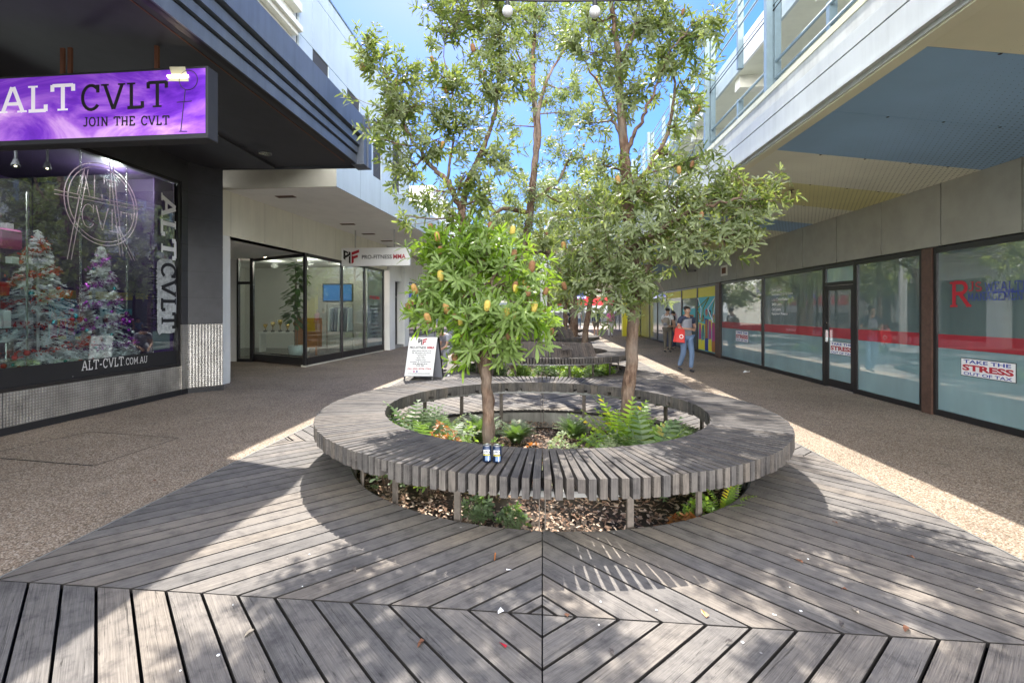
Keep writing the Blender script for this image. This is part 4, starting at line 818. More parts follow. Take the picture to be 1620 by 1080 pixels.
# ---------------------------------------------------------------- RIGHT: car park building with shopfronts
RX = 6.05
cp = thing('car_park_building', 'long car park building on the right with painted soffit over grey shopfronts', 'building', (RX, 12, 0))
g = MB(); g.box(RX+.06, RX+.3, 2, 46, 2.575, 3.75); g.build('wall_backing', 'joint', cp)
js = [2.0, 3.2, 4.4, 5.6, 6.8]+[PX_(px, 400, RX).y for px in (1488, 1393.7, 1323, 1270, 1228, 1193)]
while js[-1] < 45: js.append(js[-1]+1.28)
g = MB()
for a, b in zip(js[:-1], js[1:]): g.box(RX+.0, RX+.07, a+.011, b-.011, 2.60, 3.74)
g.build('wall_panels', 'grey_wall', cp)
v = PY(1149, 428, 15.9); vy = PX_(1146, 428, RX).y; g = MB(); vz = PX_(1146, 428, RX).z; g.box(RX-.02, RX, vy-.28, vy+.28, vz-.17, vz+.17); vv = g.build('wall_vent', 'cream', cp); g = MB(); g.box(RX-.026, RX-.02, vy-.18, vy+.18, vz-.10, vz+.10); g.build('grille', 'rust', vv)
dp = PX_(1088, 425, RX-.08); g = MB(); g.tube([(RX-.08, dp.y+.2, 3.6), (RX-.08, dp.y+.2, dp.z+.12), (RX-.08, dp.y+.1, dp.z-.1), (RX-.08, dp.y-1.0, dp.z-.16)], .045, 8); g.build('downpipe', 'tile_dark', cp)
# shopfront bays: (Y near, Y far, kind)
yy = lambda px: PX_(px, 600, RX).y
Y_ = {k: yy(k) for k in (1479, 1470, 1463, 1355, 1306, 1208, 1141, 1134, 1104, 1079)}
m1 = MB(); zt = 2.57
def bay_frame(mb, a, b, z0=.06, z1=zt, w_=.06):
    mb.box(RX-.03, RX+.06, a, a+w_, .01, z1); mb.box(RX-.03, RX+.06, b-w_, b, .01, z1); mb.box(RX-.028, RX+.06, a+w_, b-w_, z1-.075, z1); mb.box(RX-.028, RX+.06, a+w_, b-w_, .01, .10)
def pane(par, a, b, z0, z1, film=True):
    g = MB(); g.box(RX+.0, RX+.006, a, b, z0, z1); p = g.build('pane', 'film_clear', par)
    if film:
        g = MB(); g.box(RX-.003, RX-.0005, a, b, z0, 1.04); g.build('frosted_film', 'film_frost', p); g = MB(); g.box(RX-.003, RX-.0005, a, b, 1.042, 1.25); g.build('red_stripe', 'film_red', p)
def window(a, b, film=True):
    g = MB(); bay_frame(g, a, b); f = g.build('window_frame', 'black_frame', cp); pane(f, a+.06, b-.06, .10, zt-.075, film); return f
y1479, y1463 = Y_[1479], Y_[1463]
w1 = window(y1479-2.9, y1479-.01); window(y1479-6.0, y1479-2.95)
g = MB(); g.box(RX-.05, RX+.05, y1479, y1463, 0, 2.58); g.build('brown_column', 'brown_post', cp)
window(y1463+.01, Y_[1355]-.0)
# door bay
a, b = Y_[1355]+.005, Y_[1306]-.005; g = MB(); g.box(RX-.03, RX+.06, a, a+.05, 0, zt); g.box(RX-.03, RX+.06, b-.05, b, 0, zt); g.box(RX-.028, RX+.06, a+.05, b-.05, zt-.075, zt); g.box(RX-.028, RX+.06, a+.05, b-.05, 2.13, 2.20)
df = g.build('door_frame', 'black_frame', cp); g = MB(); g.box(RX, RX+.006, a+.05, b-.05, 2.2, zt-.075); g.build('transom_pane', 'film_frost', df)
g = MB(); g.box(RX-.02, RX+.03, a+.055, a+.14, .02, 2.125); g.box(RX-.02, RX+.03, b-.14, b-.055, .02, 2.125); g.box(RX-.019, RX+.03, a+.14, b-.14, 2.03, 2.125); g.box(RX-.019, RX+.03, a+.14, b-.14, .02, .18)
dr = g.build('door', 'black_frame', df); pane(dr, a+.14, b-.14, .18, 2.03)
g = MB(); g.box(RX-.07, RX-.02, b-.13, b-.08, .95, 1.2); g.tube([(RX-.02, b-.1, 1.35), (RX-.035, b-.1, 1.35)], .02, 8); g.build('door_handle', 'silver', df)
window(Y_[1306]+.005, Y_[1208]-.0); window(Y_[1208]+.005, Y_[1141]-.01)
g = MB(); g.box(RX-.06, RX+.05, Y_[1141], Y_[1134], 0, 2.58); g.build('brown_column', 'brown_post', cp)
def poster_bay(a, b, seed, par_label=None):
    g = MB(); bay_frame(g, a, b); f = g.build('window_frame', 'black_frame', cp); g = MB(); g.box(RX+.0, RX+.006, a+.06, b-.06, .1, zt-.075); p = g.build('pane', 'film_clear', f)
    return f
fa = poster_bay(Y_[1134]+.005, Y_[1104], 1); fb = poster_bay(Y_[1104]+.005, Y_[1079], 2)
y = Y_[1079]+.01
k = 0
while y < 44:
    wd = 1.9 if k % 3 else 2.6
    if k == 3: g = MB(); g.box(RX-.95, RX+.05, 31.6, 32.0, 0, 3.6); g.build('yellow_column', 'yellow', cp)
    g = MB(); bay_frame(g, y, y+wd-.02); f = g.build('window_frame', 'black_frame', cp); g = MB(); g.box(RX, RX+.006, y+.06, y+wd-.08, .1, zt-.075); g.build('pane', 'upper_glass', f)
    if k % 4 == 0: g = MB(); g.box(RX-.012, RX-.002, y+.1, y+wd-.1, 2.2, 2.48); g.build('yellow_band', 'yellow', f)
    y += wd; k += 1
# soffit
EX, EZ, WZ = 3.1, 3.9, 3.55
def soff(x): return EZ+(WZ-EZ)*(x-EX)/(RX-EX)
def soffit(y0, y1, m, sk=.07):
    g = MB(); g.hexa([(EX+.02, y0+.003-sk, soff(EX+.02)), (RX, y0+.003+sk, WZ), (RX, y1-.003+sk, WZ), (EX+.02, y1-.003-sk, soff(EX+.02)), (EX+.02, y0+.003-sk, soff(EX)+.02), (RX, y0+.003+sk, WZ+.02), (RX, y1-.003+sk, WZ+.02), (EX+.02, y1-.003-sk, soff(EX)+.02)])
    g.build('soffit_panel', m, cp)
ysf = [(-6, -3.4, 'cream'), (-3.4, -.7, 'blue'), (-.7, .65, 'yellow'), (.65, 2, 'cream'), (2, 3.3, 'cream'), (3.3, 4.6, 'cream'), (4.6, 5.96, 'blue'), (5.96, 7.3, 'blue'), (7.3, 8.7, 'pale'), (8.7, 10.06, 'yellow'), (10.06, 11.5, 'pale'), (11.5, 12.6, 'blue'), (12.6, 14, 'pale'), (14, 16.6, 'yellow'), (16.6, 19.3, 'blue'), (19.3, 22, 'pale'), (22, 27, 'blue'), (27, 35, 'cream'), (35, 46, 'pale')]
for a, b, m_ in ysf: soffit(a, b, 'soffit_'+m_)
g = MB(); R = random.Random(3)
for a, b, m_ in ysf:
    for x in (3.9, 4.5, 5.1, 5.6): g.lathe([(.018, -.006), (.008, -.012)], (x, a+.04*(x-4.6), soff(x)), 6)
g.build('soffit_screw', 'black', cp)
g = MB(); p = PX_(1287, 268, 4.6); 
g.lathe([(.05, -.03), (.012, -.04), (.012, -.08), (.04, -.085)], (4.35, PY(1287, 268, 9.0).y-.0, soff(4.35)), 10); g.build('sprinkler', 'brown_post', cp)
g = MB(); g.box(EX+.021, EX+.15, -6, 46, EZ-.058, EZ-.035); g.build('soffit_edge', 'soffit_cream', cp)
# main slab, fascia beam
g = MB(); g.hexa([(EX+.05, -6, EZ+.03), (RX+6, -6, EZ+.03), (RX+6, 46, EZ+.03), (EX+.05, 46, EZ+.03), (EX+.05, -6, 4.7), (RX+6, -6, 4.7), (RX+6, 46, 4.7), (EX+.05, 46, 4.7)]); g.build('floor_slab', 'slab', cp)
g = MB(); g.box(EX, EX+.04, -6, 46, EZ-.04, EZ+.33); g.box(EX-.05, EX-.002, -6, 46, EZ+.0, EZ+.03); g.box(EX-.002, EX+.04, -6, 46, EZ+.345, EZ+.50); g.build('fascia', 'white_beam', cp)
g = MB(); pts = [(EX+.04, EZ+.50), (EX+.10, EZ+.50), (EX+.10, EZ+.80), (EX+.14, EZ+.80), (EX+.14, EZ+.54), (EX+.24, EZ+.54)]
g.box(EX+.06, EX+.16, -6, 46, EZ+.60, EZ+.72); g.box(EX+.04, EX+.18, -6, 46, EZ+.722, EZ+.80); g.build('gutter', 'soffit_cream', cp); g = MB(); g.box(EX+.12, EX+.2, -6, 46, EZ+.502, EZ+.60); g.build('gutter_gap', 'joint', cp)
# upper deck: floor edge, columns, railings, roof slab
CXU = 4.7; zf = 5.3; zs2, zs3 = 7.25, 7.85
g = MB(); g.box(CXU-.1, RX+6, -6, 46, 4.72, zf); g.build('parking_floor', 'slab', cp)
g = MB(); g.box(CXU-.06, RX+6, -6, 46, zs2+.02, zs3-.05); g.build('roof_deck', 'deck_soffit', cp)
y = -2
g = MB(); ny = 0
while y < 46: g.box(CXU+.02, RX+6, y, y+.3, zs2-.28, zs2+.019); y += 3.55
g.build('cross_beam', 'cream', cp)
y = -6
while y < 46:
    g = MB(); g.box(CXU-.12, CXU-.062, y+.01, min(y+1.77, 46)-.01, zs2-.02, zs3); g.build('edge_panel', 'offwhite' if ny % 2 else 'panel_blue', cp); y += 1.775; ny += 1
cols = [9.9-3.55*i for i in range(4, 0, -1)]+[9.9+3.55*i for i in range(10)]
for y in cols:
    g = MB(); g.box(CXU-.25, CXU-.13, y-.06, y+.06, 4.75, 8.95); g.box(CXU-.40, CXU-.29, y-.06, y+.06, 4.75, 8.95); g.box(CXU-.29, CXU-.25, y-.02, y+.02, 4.8, 8.9); g.build('column', 'steel_blue', cp)
    g = MB(); g.box(CXU-.24, CXU-.12, y+1.72, y+1.81, 7.15, 8.9); g.build('rail_post', 'steel_blue', cp)
    g = MB(); g.box(CXU-.24, CXU-.12, y+1.72, y+1.81, 5.1, 6.45); g.build('rail_post', 'steel_blue', cp)
for z in (5.75, 6.08, 6.40):
    g = MB(); g.tube([(CXU-.22, -6, z), (CXU-.22, 46, z)], .028, 8); g.build('rail', 'steel_blue', cp)
for z in (8.1, 8.35, 8.6, 8.87):
    g = MB(); g.tube([(CXU-.22, -6, z), (CXU-.22, 46, z)], .024, 8); g.build('rail', 'steel_blue', cp)
g = MB(); g.tube([(CXU-.26, -6, 7.4), (CXU-.26, 46, 7.4)], .012, 6); g.tube([(CXU-.26, -6, 7.5), (CXU-.26, 46, 7.48)], .008, 6); g.build('cable', 'black', cp)
g = MB(); g.box(CXU+4, CXU+4.1, -6, 46, 5.3, 7.3); g.build('back_wall', 'deck_soffit', cp)
# window signs
def stress(par_a, par_b, z0, z1, label, X=RX-.006):
    """white rectangular sticker between Y=a (left in picture, far) and Y=b (near)"""
    Lh = par_a-par_b; t = thing('window_sign', label, 'window sign', (X, (par_a+par_b)/2, z0)); H = z1-z0
    g = MB(); g.box(X, X+.003, par_b, par_a, z0, z1); g.build('board', 'black', t); g = MB(); g.box(X-.002, X-.0002, par_b+.01, par_a-.01, z0+.01, z1-.01); g.build('face', 'white_paint', t)
    xx = X-.003
    fit(text_mesh('TAKE THE', .025), (xx, par_a-.06*Lh, z0+H*.72), (0, -.86*Lh, 0), (0, 0, H*.19), 'lettering', 'blue_ink', t)
    fit(text_mesh('STRESS', .045), (xx, par_a-.035*Lh, z0+H*.31), (0, -.93*Lh, 0), (0, 0, H*.34), 'lettering', 'red_ink', t)
    fit(text_mesh('OUT OF TAX', .02), (xx, par_a-.06*Lh, z0+H*.07), (0, -.88*Lh, 0), (0, 0, H*.17), 'lettering', 'blue_ink', t)
for (xa, ya, xb, yb, lb, X) in ((1520, 565, 1608, 600, 'large white take the stress out of tax sign on the nearest right window', RX-.006), (1313, 539, 1351, 562, 'white tax slogan sign on the glass door', RX-.006), (1164, 522, 1184, 541, 'small white tax slogan sign on farther window', RX-.006)):
    A_, B_ = PX_(xa, ya, X), PX_(xb, ya, X); zb = PX_((xa+xb)/2, yb, X).z; za = PX_(xa, ya, X).z; stress(A_.y, B_.y, zb, za, lb, X)
xx = RX-.007
def rfit(vf, px0, px1, py0, py1, m, par=w1):
    a = PX_(px0, (py0+py1)/2, xx); b = PX_(px1, (py0+py1)/2, xx); z1 = PX_(px0, py0, xx).z; z0 = PX_(px0, py1, xx).z; fit(vf, (xx, a.y, z0), (0, b.y-a.y, 0), (0, 0, z1-z0), 'lettering', m, par)
rfit(serif('R', .14), 1503, 1537, 445, 486, 'red_ink'); rfit(serif('J', .12), 1532, 1541, 446, 461, 'red_ink'); rfit(serif('S', .12), 1543, 1553, 446, 461, 'red_ink')
rfit(serif('WEALTH', .09), 1557, 1629, 447, 461, 'blue_ink'); rfit(serif('MANAGEMENT', .09), 1531, 1629, 464, 476, 'blue_ink')
g = MB(); a = PX_(1553, 462.6, xx); b = PX_(1629, 462.6, xx); g.box(xx, xx+.002, b.y, a.y, a.z-.006, a.z+.004); g.build('lettering', 'blue_ink', w1)
far_w = [o for o in col.objects if o.name.startswith('window_frame') and o.parent == cp][3]
for i, s_ in enumerate(('Home Loans', 'Investment Property Loans', 'Loan Consolidation', 'SMSF Loans', 'Car Loans', 'Equipment Finance')):
    a = PX_(1221, 459+i*7.5, xx); b = PX_(1221+min(33, 2.0+1.35*len(s_)), 459+i*7.5, xx); fit(text_mesh(s_, .012), (xx, a.y, a.z-.035), (0, b.y-a.y, 0), (0, 0, .075), 'lettering', 'vinyl_white', far_w)
# posters
def mural(a, b, label, seed):
    R = random.Random(seed); X = RX-.008; t = thing('mural_poster', label, 'poster', (X, (a+b)/2, .4)); g = MB(); g.box(X, X+.004, a, b, 2.13, 2.49); g.build('yellow_band', 'yellow', t); g = MB(); g.box(X, X+.004, a, b, .12, 2.128); g.build('picture', 'teal', t)
    cols_ = ['magenta', 'blue_ink', 'red', 'yellow', 'lime_cloth', 'orange', 'bauble_teal', 'vinyl_white']; L = b-a
    for i in range(5):   # stylised figures: head, hair, body, skirt
        cy = a+L*(.12+.19*i); x2 = X-.001*(i+1); h = R.uniform(1.0, 1.5); ww = L*.11; c1, c2 = R.choice(cols_), R.choice(cols_)
        def poly(pts, m_, k): g = MB(); g.add([(x2-.0006*k, cy-u, v_) for u, v_ in pts], [tuple(range(len(pts)))]); g.build('figure', m_, t)
        poly([(-ww, .14), (ww*.9, .14), (ww*.7, h*.6), (ww*1.1, h*.9), (-ww*.9, h*.92), (-ww*.6, h*.55)], c1, 0); poly([(-ww*.7, h*.4), (ww*.7, h*.42), (ww*.5, h*.88), (-ww*.5, h*.88)], c2, 1)
        poly([(ww*.6*math.cos(q_*.7), h+.1+.14*math.sin(q_*.7)) for q_ in range(9)], 'hair' if i % 2 else 'red', 2); poly([(ww*.4*math.cos(q_*.7), h+.06+.1*math.sin(q_*.7)) for q_ in range(9)], 'skin', 3)
    for i in range(6):
        g = MB(); u0 = a+L*R.random(); g.tube([(X-.007, u0, 1.2), (X-.007, u0+R.uniform(-.3, .3)*L, 1.7), (X-.007, min(b, max(a, u0+R.uniform(-.6, .6)*L)), 2.1)], .02, 4); g.build('swirl', 'vinyl_white' if i % 2 else 'lime_cloth', t)
mural(Y_[1134]+.07, Y_[1104]-.07, 'bright teal mural poster of dancing figures beside the brown column', 5)
X = RX-.008; t = thing('yellow_banner', 'yellow banner strip topping window next to mural poster', 'banner', (X, Y_[1104]+1, 2.1)); g = MB(); g.box(X, X+.004, Y_[1104]+.07, Y_[1079]-.07, 2.13, 2.49); g.build('strip', 'yellow', t)
t = thing('mural_poster', 'smaller teal and orange mural poster on window left of the dancers', 'poster', (X, Y_[1079], .4))
for i, (c_, z0, z1) in enumerate((('teal', 1.35, 1.7), ('orange', 1.1, 1.45), ('blue_ink', .9, 1.2))): g = MB(); g.box(X-.001*i, X+.004-.001*i, Y_[1104]+.3+.2*i, Y_[1079]-.1-.1*i, z0, z1); g.build('picture', c_, t)
# ---------------------------------------------------------------- end of the mall
eb = thing('end_shop', 'shop with red signboard closing the far end of the mall', 'building', (2, 58, 0))
g = MB(); g.box(-14, 14, 58, 60, 0, 4.6); g.build('wall', 'grey_wall', eb); g = MB(); g.box(1, 9, 57.9, 58, 2.3, 3.3); g.build('signboard', 'red', eb); g = MB(); g.box(1, 9, 57.92, 57.99, .2, 2.2); g.build('window', 'glass_dark', eb)
g = MB(); g.box(-9, 0, 57.92, 57.99, .2, 2.6); g.build('window', 'upper_glass', eb)
aw = MB(); aw.hexa([(-2, 56.5, 3.0), (5, 56.5, 3.0), (5, 58, 3.6), (-2, 58, 3.6), (-2, 56.5, 3.05), (5, 56.5, 3.05), (5, 58, 3.9), (-2, 58, 3.9)]); aw.build('awning', 'blue_ink', eb)
for k, (x, y, h, m_) in enumerate(((-22, 70, 9, 'offwhite'), (18, 66, 8, 'panel_blue'), (2, 80, 7.5, 'cream'))):
    t = thing('distant_building', ('off white', 'pale blue', 'cream')[k]+' building beyond the mall end', 'building', (x, y, 0)); g = MB(); g.box(x-9, x+9, y, y+8, 0, h); g.build('wall', m_, t)
    for i in range(6): g = MB(); g.box(x-8+i*2.8, x-6.4+i*2.8, y-.03, y, h-2.4, h-1); g.build('window', 'upper_glass', t)
# ---------------------------------------------------------------- trees
def rosettes(P, D, size, nl, L, W, spread, R):
    """whorls of leaves: points P, axes D -> vertices, quads, per-face random"""
    k = len(P); D = D/np.linalg.norm(D, axis=1, keepdims=True); A = np.where(np.abs(D[:, 2:3]) < .9, [[0, 0, 1.]], [[1., 0, 0]]); U = np.cross(D, A); U /= np.linalg.norm(U, axis=1, keepdims=True); W_ = np.cross(D, U)
    st = np.array([0, .38, .74, 1.0]); wd = np.array([.12, .62, 1.0, .28]); V = np.zeros((k, nl, 8, 3)); ph0 = R.random(k)*2*PI
    for i in range(nl):
        ph = ph0+2*PI*i/nl*(1.0)+R.normal(0, .22, k); el = R.uniform(spread[0], spread[1], k); Li = L*size*R.uniform(.42, 1.18, k); Wi = W*size*R.uniform(.8, 1.15, k)
        rad = U*np.cos(ph)[:, None]+W_*np.sin(ph)[:, None]; d = rad*np.sin(el)[:, None]+D*np.cos(el)[:, None]; s = -U*np.sin(ph)[:, None]+W_*np.cos(ph)[:, None]; up = D*np.sin(el)[:, None]-rad*np.cos(el)[:, None]
        dro = R.normal(.12, .16, k); tw = R.normal(0, .45, k)[:, None]; s2 = s*np.cos(tw)+up*np.sin(tw)
        for j in range(4):
            c = P+d*(Li*st[j])[:, None]+up*(Li*(-.16*st[j]**2+.05*st[j]))[:, None]-np.array([0, 0, 1.])*(Li*dro*st[j]**2)[:, None]
            V[:, i, 2*j] = c-s2*(Wi*wd[j]*.5)[:, None]; V[:, i, 2*j+1] = c+s2*(Wi*wd[j]*.5)[:, None]
    base = np.arange(k*nl)[:, None]*8; q = np.array([[0, 1, 3, 2], [2, 3, 5, 4], [4, 5, 7, 6]]); Q = (base[:, :, None]+q[None]).reshape(-1, 4)
    rd = np.repeat(np.clip(R.random(k*nl)*.75+np.repeat(R.random(k)*.25, nl), 0, 1), 3); return V.reshape(-1, 3), Q, rd
def smoothline(pts, per=5, jit=0., R=None):
    pts = [np.array(p, float) for p in pts]; out = []
    P = [pts[0]*2-pts[1]]+pts+[pts[-1]*2-pts[-2]]
    for i in range(1, len(P)-2):
        for k in range(per):
            t = k/per; a = .5*(2*P[i]+(P[i+1]-P[i-1])*t+(2*P[i-1]-5*P[i]+4*P[i+1]-P[i+2])*t*t+(3*P[i]-P[i-1]-3*P[i+1]+P[i+2])*t**3)
            if jit and (i > 1 or k): a[:3] += R.normal(0, jit, 3)
            out.append(a)
    out.append(pts[-1]); return out
def tree(label, base, limbs, clusters, seed, leafmat='leaf_olive', Ls=.115, Ws=.026, nl=6, wh=3, spikes=10, group=None, dens=1.0, twig=6, name='banksia_tree', spread=(.55, 1.25), spikemats=('flower_brown', 'flower_orange'), soft=1.25):
    """limbs: lists of (x,y,z,r); clusters: (x,y,z,radius,tips)"""
    R = np.random.default_rng(seed); t = thing(name, label, 'tree', base, group); tk = MB(); nodes = []
    for li, lm in enumerate(limbs):
        sl = smoothline(lm, 6, .012 if li else .008, R)
        tk.tube([p[:3] for p in sl], [max(.004, p[3]*(1+R.normal(0, .05))) for p in sl], 9 if li else 12); nodes += [p for p in sl[2:]]
    nd = np.array(nodes); tips = []; ax = []; sz = []
    for (cx, cy, cz, cr, n) in clusters:
        c = np.array([cx, cy, cz]); d = np.linalg.norm((nd[:, :3]-c)*[1, 1, 1.0], axis=1)+np.maximum(0, nd[:, 2]-c[2])*1.2; j = int(np.argmin(d)); q = nd[j]
        mid = (q[:3]+c)/2+R.normal(0, .06, 3)+np.array([0, 0, -.05*np.linalg.norm(c-q[:3])]); r0 = min(q[3]*.6, .012+.018*cr)
        sub = smoothline([(*q[:3], r0), (*mid, r0*.7), (*(c+R.normal(0, .05, 3)), .006)], 4); tk.tube([p[:3] for p in sub], [p[3] for p in sub], 5, False)
        sub = np.array(sub)
        for _ in range(int(n*dens)):
            v = R.normal(0, 1, 3)*.52; p = c+np.clip(v, -1.15, 1.15)*cr*soft*np.array([1, 1, .9]); a = sub[R.integers(len(sub)//3, len(sub)), :3]
            ctrl = (a+p)/2-np.array([0, 0, .12*np.linalg.norm(p-a)])+R.normal(0, .03, 3); T = np.array([0, .33, .66, 1.]); bz = (1-T)[:, None]**2*a+2*(T*(1-T))[:, None]*ctrl+(T**2)[:, None]*p
            if _ % 2 == 0 or twig > 6: tk.tube(list(bz), [.0055, .0045, .0035, .0025], 3, False)
            dr = (p-ctrl); dr = dr/(np.linalg.norm(dr)+1e-6)+np.array([0, 0, .35]); dr /= np.linalg.norm(dr)
            for h in range(wh): tips.append(p-dr*Ls*(.62*h)+R.normal(0, .006, 3)); ax.append(dr+R.normal(0, .15, 3)); sz.append(1.0 if h else .8)
    tk.build('trunk', 'bark', t, smooth=True)
    V, Q, rd = rosettes(np.array(tips), np.array(ax), np.array(sz), nl, Ls, Ws, spread, R); link('crown', np_mesh('crown', V, Q, rd), leafmat, t)
    for i in R.choice(len(tips)//wh, spikes, replace=False):
        p = tips[i*wh]+ax[i*wh]*.02; d = ax[i*wh]; m_ = spikemats[R.integers(len(spikemats))]; s = R.uniform(.65, .95); g = MB()
        prof = [(.008, 0), (.030, .012), (.036, .04), (.036, .085), (.030, .115), (.010, .128)]; n = 12
        g.lathe([(r*s*(1+.0), z*s) for r, z in prof], p, n, (d[0]*.4, d[1]*.4, 1)); g.build('flower_spike', m_, t, smooth=True)
    return t
def C3(px, py, Y, r, n): p = PY(px, py, Y); return (p.x, p.y, p.z, r, n)
def L3(px, py, Y, r): p = PY(px, py, Y); return (p.x, p.y, p.z, r)
# front left tree: low bright crown on a trunk that runs on up into a second, open crown
A0 = PY(776, 700, 5.0)
bx, by = A0.x, 5.05
limbsA = [[(bx, by, -.3, .085), (bx, by, .05, .068), L3(771, 640, 5.05, .061), L3(767, 560, 5.1, .056), L3(757, 510, 5.15, .05), L3(741, 455, 5.3, .05), L3(733, 400, 5.45, .046), L3(730, 340, 5.6, .042), L3(738, 295, 5.7, .036), L3(752, 262, 5.75, .03), L3(779, 195, 5.8, .02), L3(786, 150, 5.8, .012), L3(792, 90, 5.8, .007)],
          [L3(768, 565, 5.1, .045), L3(790, 545, 5.0, .035), L3(810, 515, 4.9, .025), L3(830, 480, 4.9, .015)],
          [L3(729, 330, 5.6, .036), L3(708, 290, 5.6, .032), L3(682, 262, 5.6, .027), L3(648, 214, 5.65, .018), L3(625, 170, 5.7, .012), L3(606, 110, 5.7, .006)],
          [L3(706, 288, 5.6, .02), L3(715, 235, 5.7, .014), L3(722, 180, 5.7, .01), L3(705, 100, 5.7, .006), L3(700, 30, 5.7, .004)],
          [L3(738, 456, 5.3, .03), L3(715, 435, 5.3, .022), L3(690, 420, 5.3, .012)], [L3(745, 470, 5.2, .025), L3(775, 445, 5.1, .02), L3(800, 420, 5.1, .012)]]
clA = [C3(700, 445, 5.2, .33, 40), C3(755, 415, 5.1, .38, 48), C3(815, 440, 5.1, .36, 46), C3(690, 478, 5.1, .26, 32), C3(742, 500, 4.85, .36, 48), C3(805, 505, 4.75, .33, 42), C3(855, 500, 5.0, .22, 20), C3(700, 405, 5.35, .28, 28), C3(785, 550, 4.85, .16, 14), C3(738, 552, 4.95, .17, 14), C3(655, 492, 5.1, .10, 6), C3(735, 388, 5.3, .3, 30), C3(790, 400, 5.3, .28, 26), C3(670, 400, 5.4, .14, 9), C3(690, 375, 5.4, .12, 8)]
tA = tree('low bright green banksia with orange flower spikes on the left trunk in the nearest bench', (bx, by, -.1), limbsA[:1]+limbsA[1:2]+limbsA[4:], clA, 11, 'leaf_bright', .175, .036, 8, 2, 48, dens=.9, soft=.95, spread=(.6, 1.35), spikemats=('flower_brown', 'flower_orange', 'flower_yellow', 'flower_brown'))
def cl(lst, dn, Y=None): return [C3(a, b, c, r, max(3, int(dn*r**2.2))) for a, b, c, r in lst]
upA = [(598, 85, 5.7, .26), (575, 62, 5.7, .14), (622, 135, 5.7, .30), (598, 195, 5.6, .24), (650, 165, 5.6, .32), (690, 232, 5.6, .28), (640, 240, 5.5, .28), (600, 225, 5.4, .14), (702, 120, 5.7, .30), (716, 40, 5.7, .26), (690, 15, 5.8, .2), (745, 200, 5.7, .30), (762, 130, 5.7, .3), (780, 60, 5.8, .32), (745, 10, 5.8, .26), (795, 250, 5.6, .28), (735, 285, 5.5, .22), (672, 305, 5.7, .24), (640, 340, 5.7, .12), (762, 320, 5.7, .28), (710, 345, 5.7, .22), (800, 10, 5.8, .3), (810, 120, 5.7, .26), (700, 175, 5.6, .22), (760, -60, 5.8, .4), (680, -30, 5.8, .25), (650, 110, 5.8, .18)]
b2x = PY(733, 400, 5.45)
sap = tree('slender upper banksia crown leaning left against the sky above the bright low crown', (bx-.02, by+.25, -.1), [[(bx-.03, by+.3, -.3, .05), (bx-.05, by+.3, .6, .045), L3(748, 520, 5.42, .048), L3(738, 455, 5.42, .046), L3(733, 400, 5.45, .044), L3(730, 340, 5.6, .042), L3(738, 295, 5.7, .036), L3(752, 262, 5.75, .03), L3(779, 195, 5.8, .02), L3(786, 150, 5.8, .012), L3(792, 60, 5.8, .007)], limbsA[2], limbsA[3]], cl(upA, 430), 12, 'leaf_olive', .12, .031, 6, 3, 14)
# front right tree
P0 = Vector((1.07, 6.3, -.1)); P0.x = PY(992, 690, 6.3).x
limbsB = [[(P0.x+.02, 6.3, -.3, .125), (P0.x, 6.3, .03, .10), L3(992, 640, 6.3, .084), L3(998, 580, 6.3, .078), L3(1001, 520, 6.3, .074), L3(1003, 460, 6.3, .07), L3(1000, 400, 6.3, .082), L3(995, 340, 6.3, .076), L3(992, 290, 6.3, .07), L3(986, 225, 6.3, .058), L3(981, 150, 6.3, .045), L3(976, 70, 6.3, .035), L3(968, 0, 6.3, .028), L3(965, -80, 6.3, .02), L3(970, -160, 6.3, .01)],
          [L3(990, 245, 6.3, .03), L3(1005, 210, 6.25, .026), L3(1022, 176, 6.2, .02), L3(1045, 120, 6.2, .014), L3(1075, 60, 6.2, .009), L3(1120, 20, 6.2, .005)], [L3(986, 225, 6.3, .025), L3(970, 190, 6.3, .02), L3(950, 140, 6.3, .014), L3(920, 90, 6.3, .008)],
          [L3(998, 400, 6.3, .04), L3(1035, 370, 6.0, .034), L3(1085, 340, 5.8, .026), L3(1140, 320, 5.6, .016), L3(1205, 315, 5.5, .006)], [L3(1003, 470, 6.3, .03), L3(960, 430, 6.2, .025), L3(925, 400, 6.1, .012)], [L3(1000, 430, 6.3, .035), L3(1050, 410, 6.0, .028), L3(1110, 385, 5.8, .018), L3(1165, 372, 5.6, .007)],
          [L3(993, 300, 6.3, .03), L3(1030, 260, 6.4, .028), L3(1058, 200, 6.5, .024), L3(1066, 130, 6.5, .016), L3(1062, 40, 6.5, .01)], [L3(978, 100, 6.3, .02), L3(1000, 60, 6.3, .016), L3(1010, 0, 6.3, .01)]]
clB = cl([(1060, 320, 6.0, .42), (1120, 300, 5.85, .40), (1170, 330, 5.7, .34), (1212, 312, 5.55, .22), (1236, 306, 5.5, .10), (1000, 375, 5.95, .45), (1075, 372, 5.7, .36), (1150, 372, 5.6, .30), (1185, 370, 5.5, .14), (940, 330, 6.2, .4), (1028, 432, 5.9, .26), (960, 415, 6.0, .36), (1000, 462, 5.7, .24), (920, 390, 6.1, .3), (1020, 300, 6.2, .36), (940, 460, 6.0, .26), (1100, 255, 6.0, .24), (900, 440, 6.2, .28), (965, 490, 6.0, .16), (1150, 270, 5.8, .16), (1020, 465, 5.9, .12)], 330)
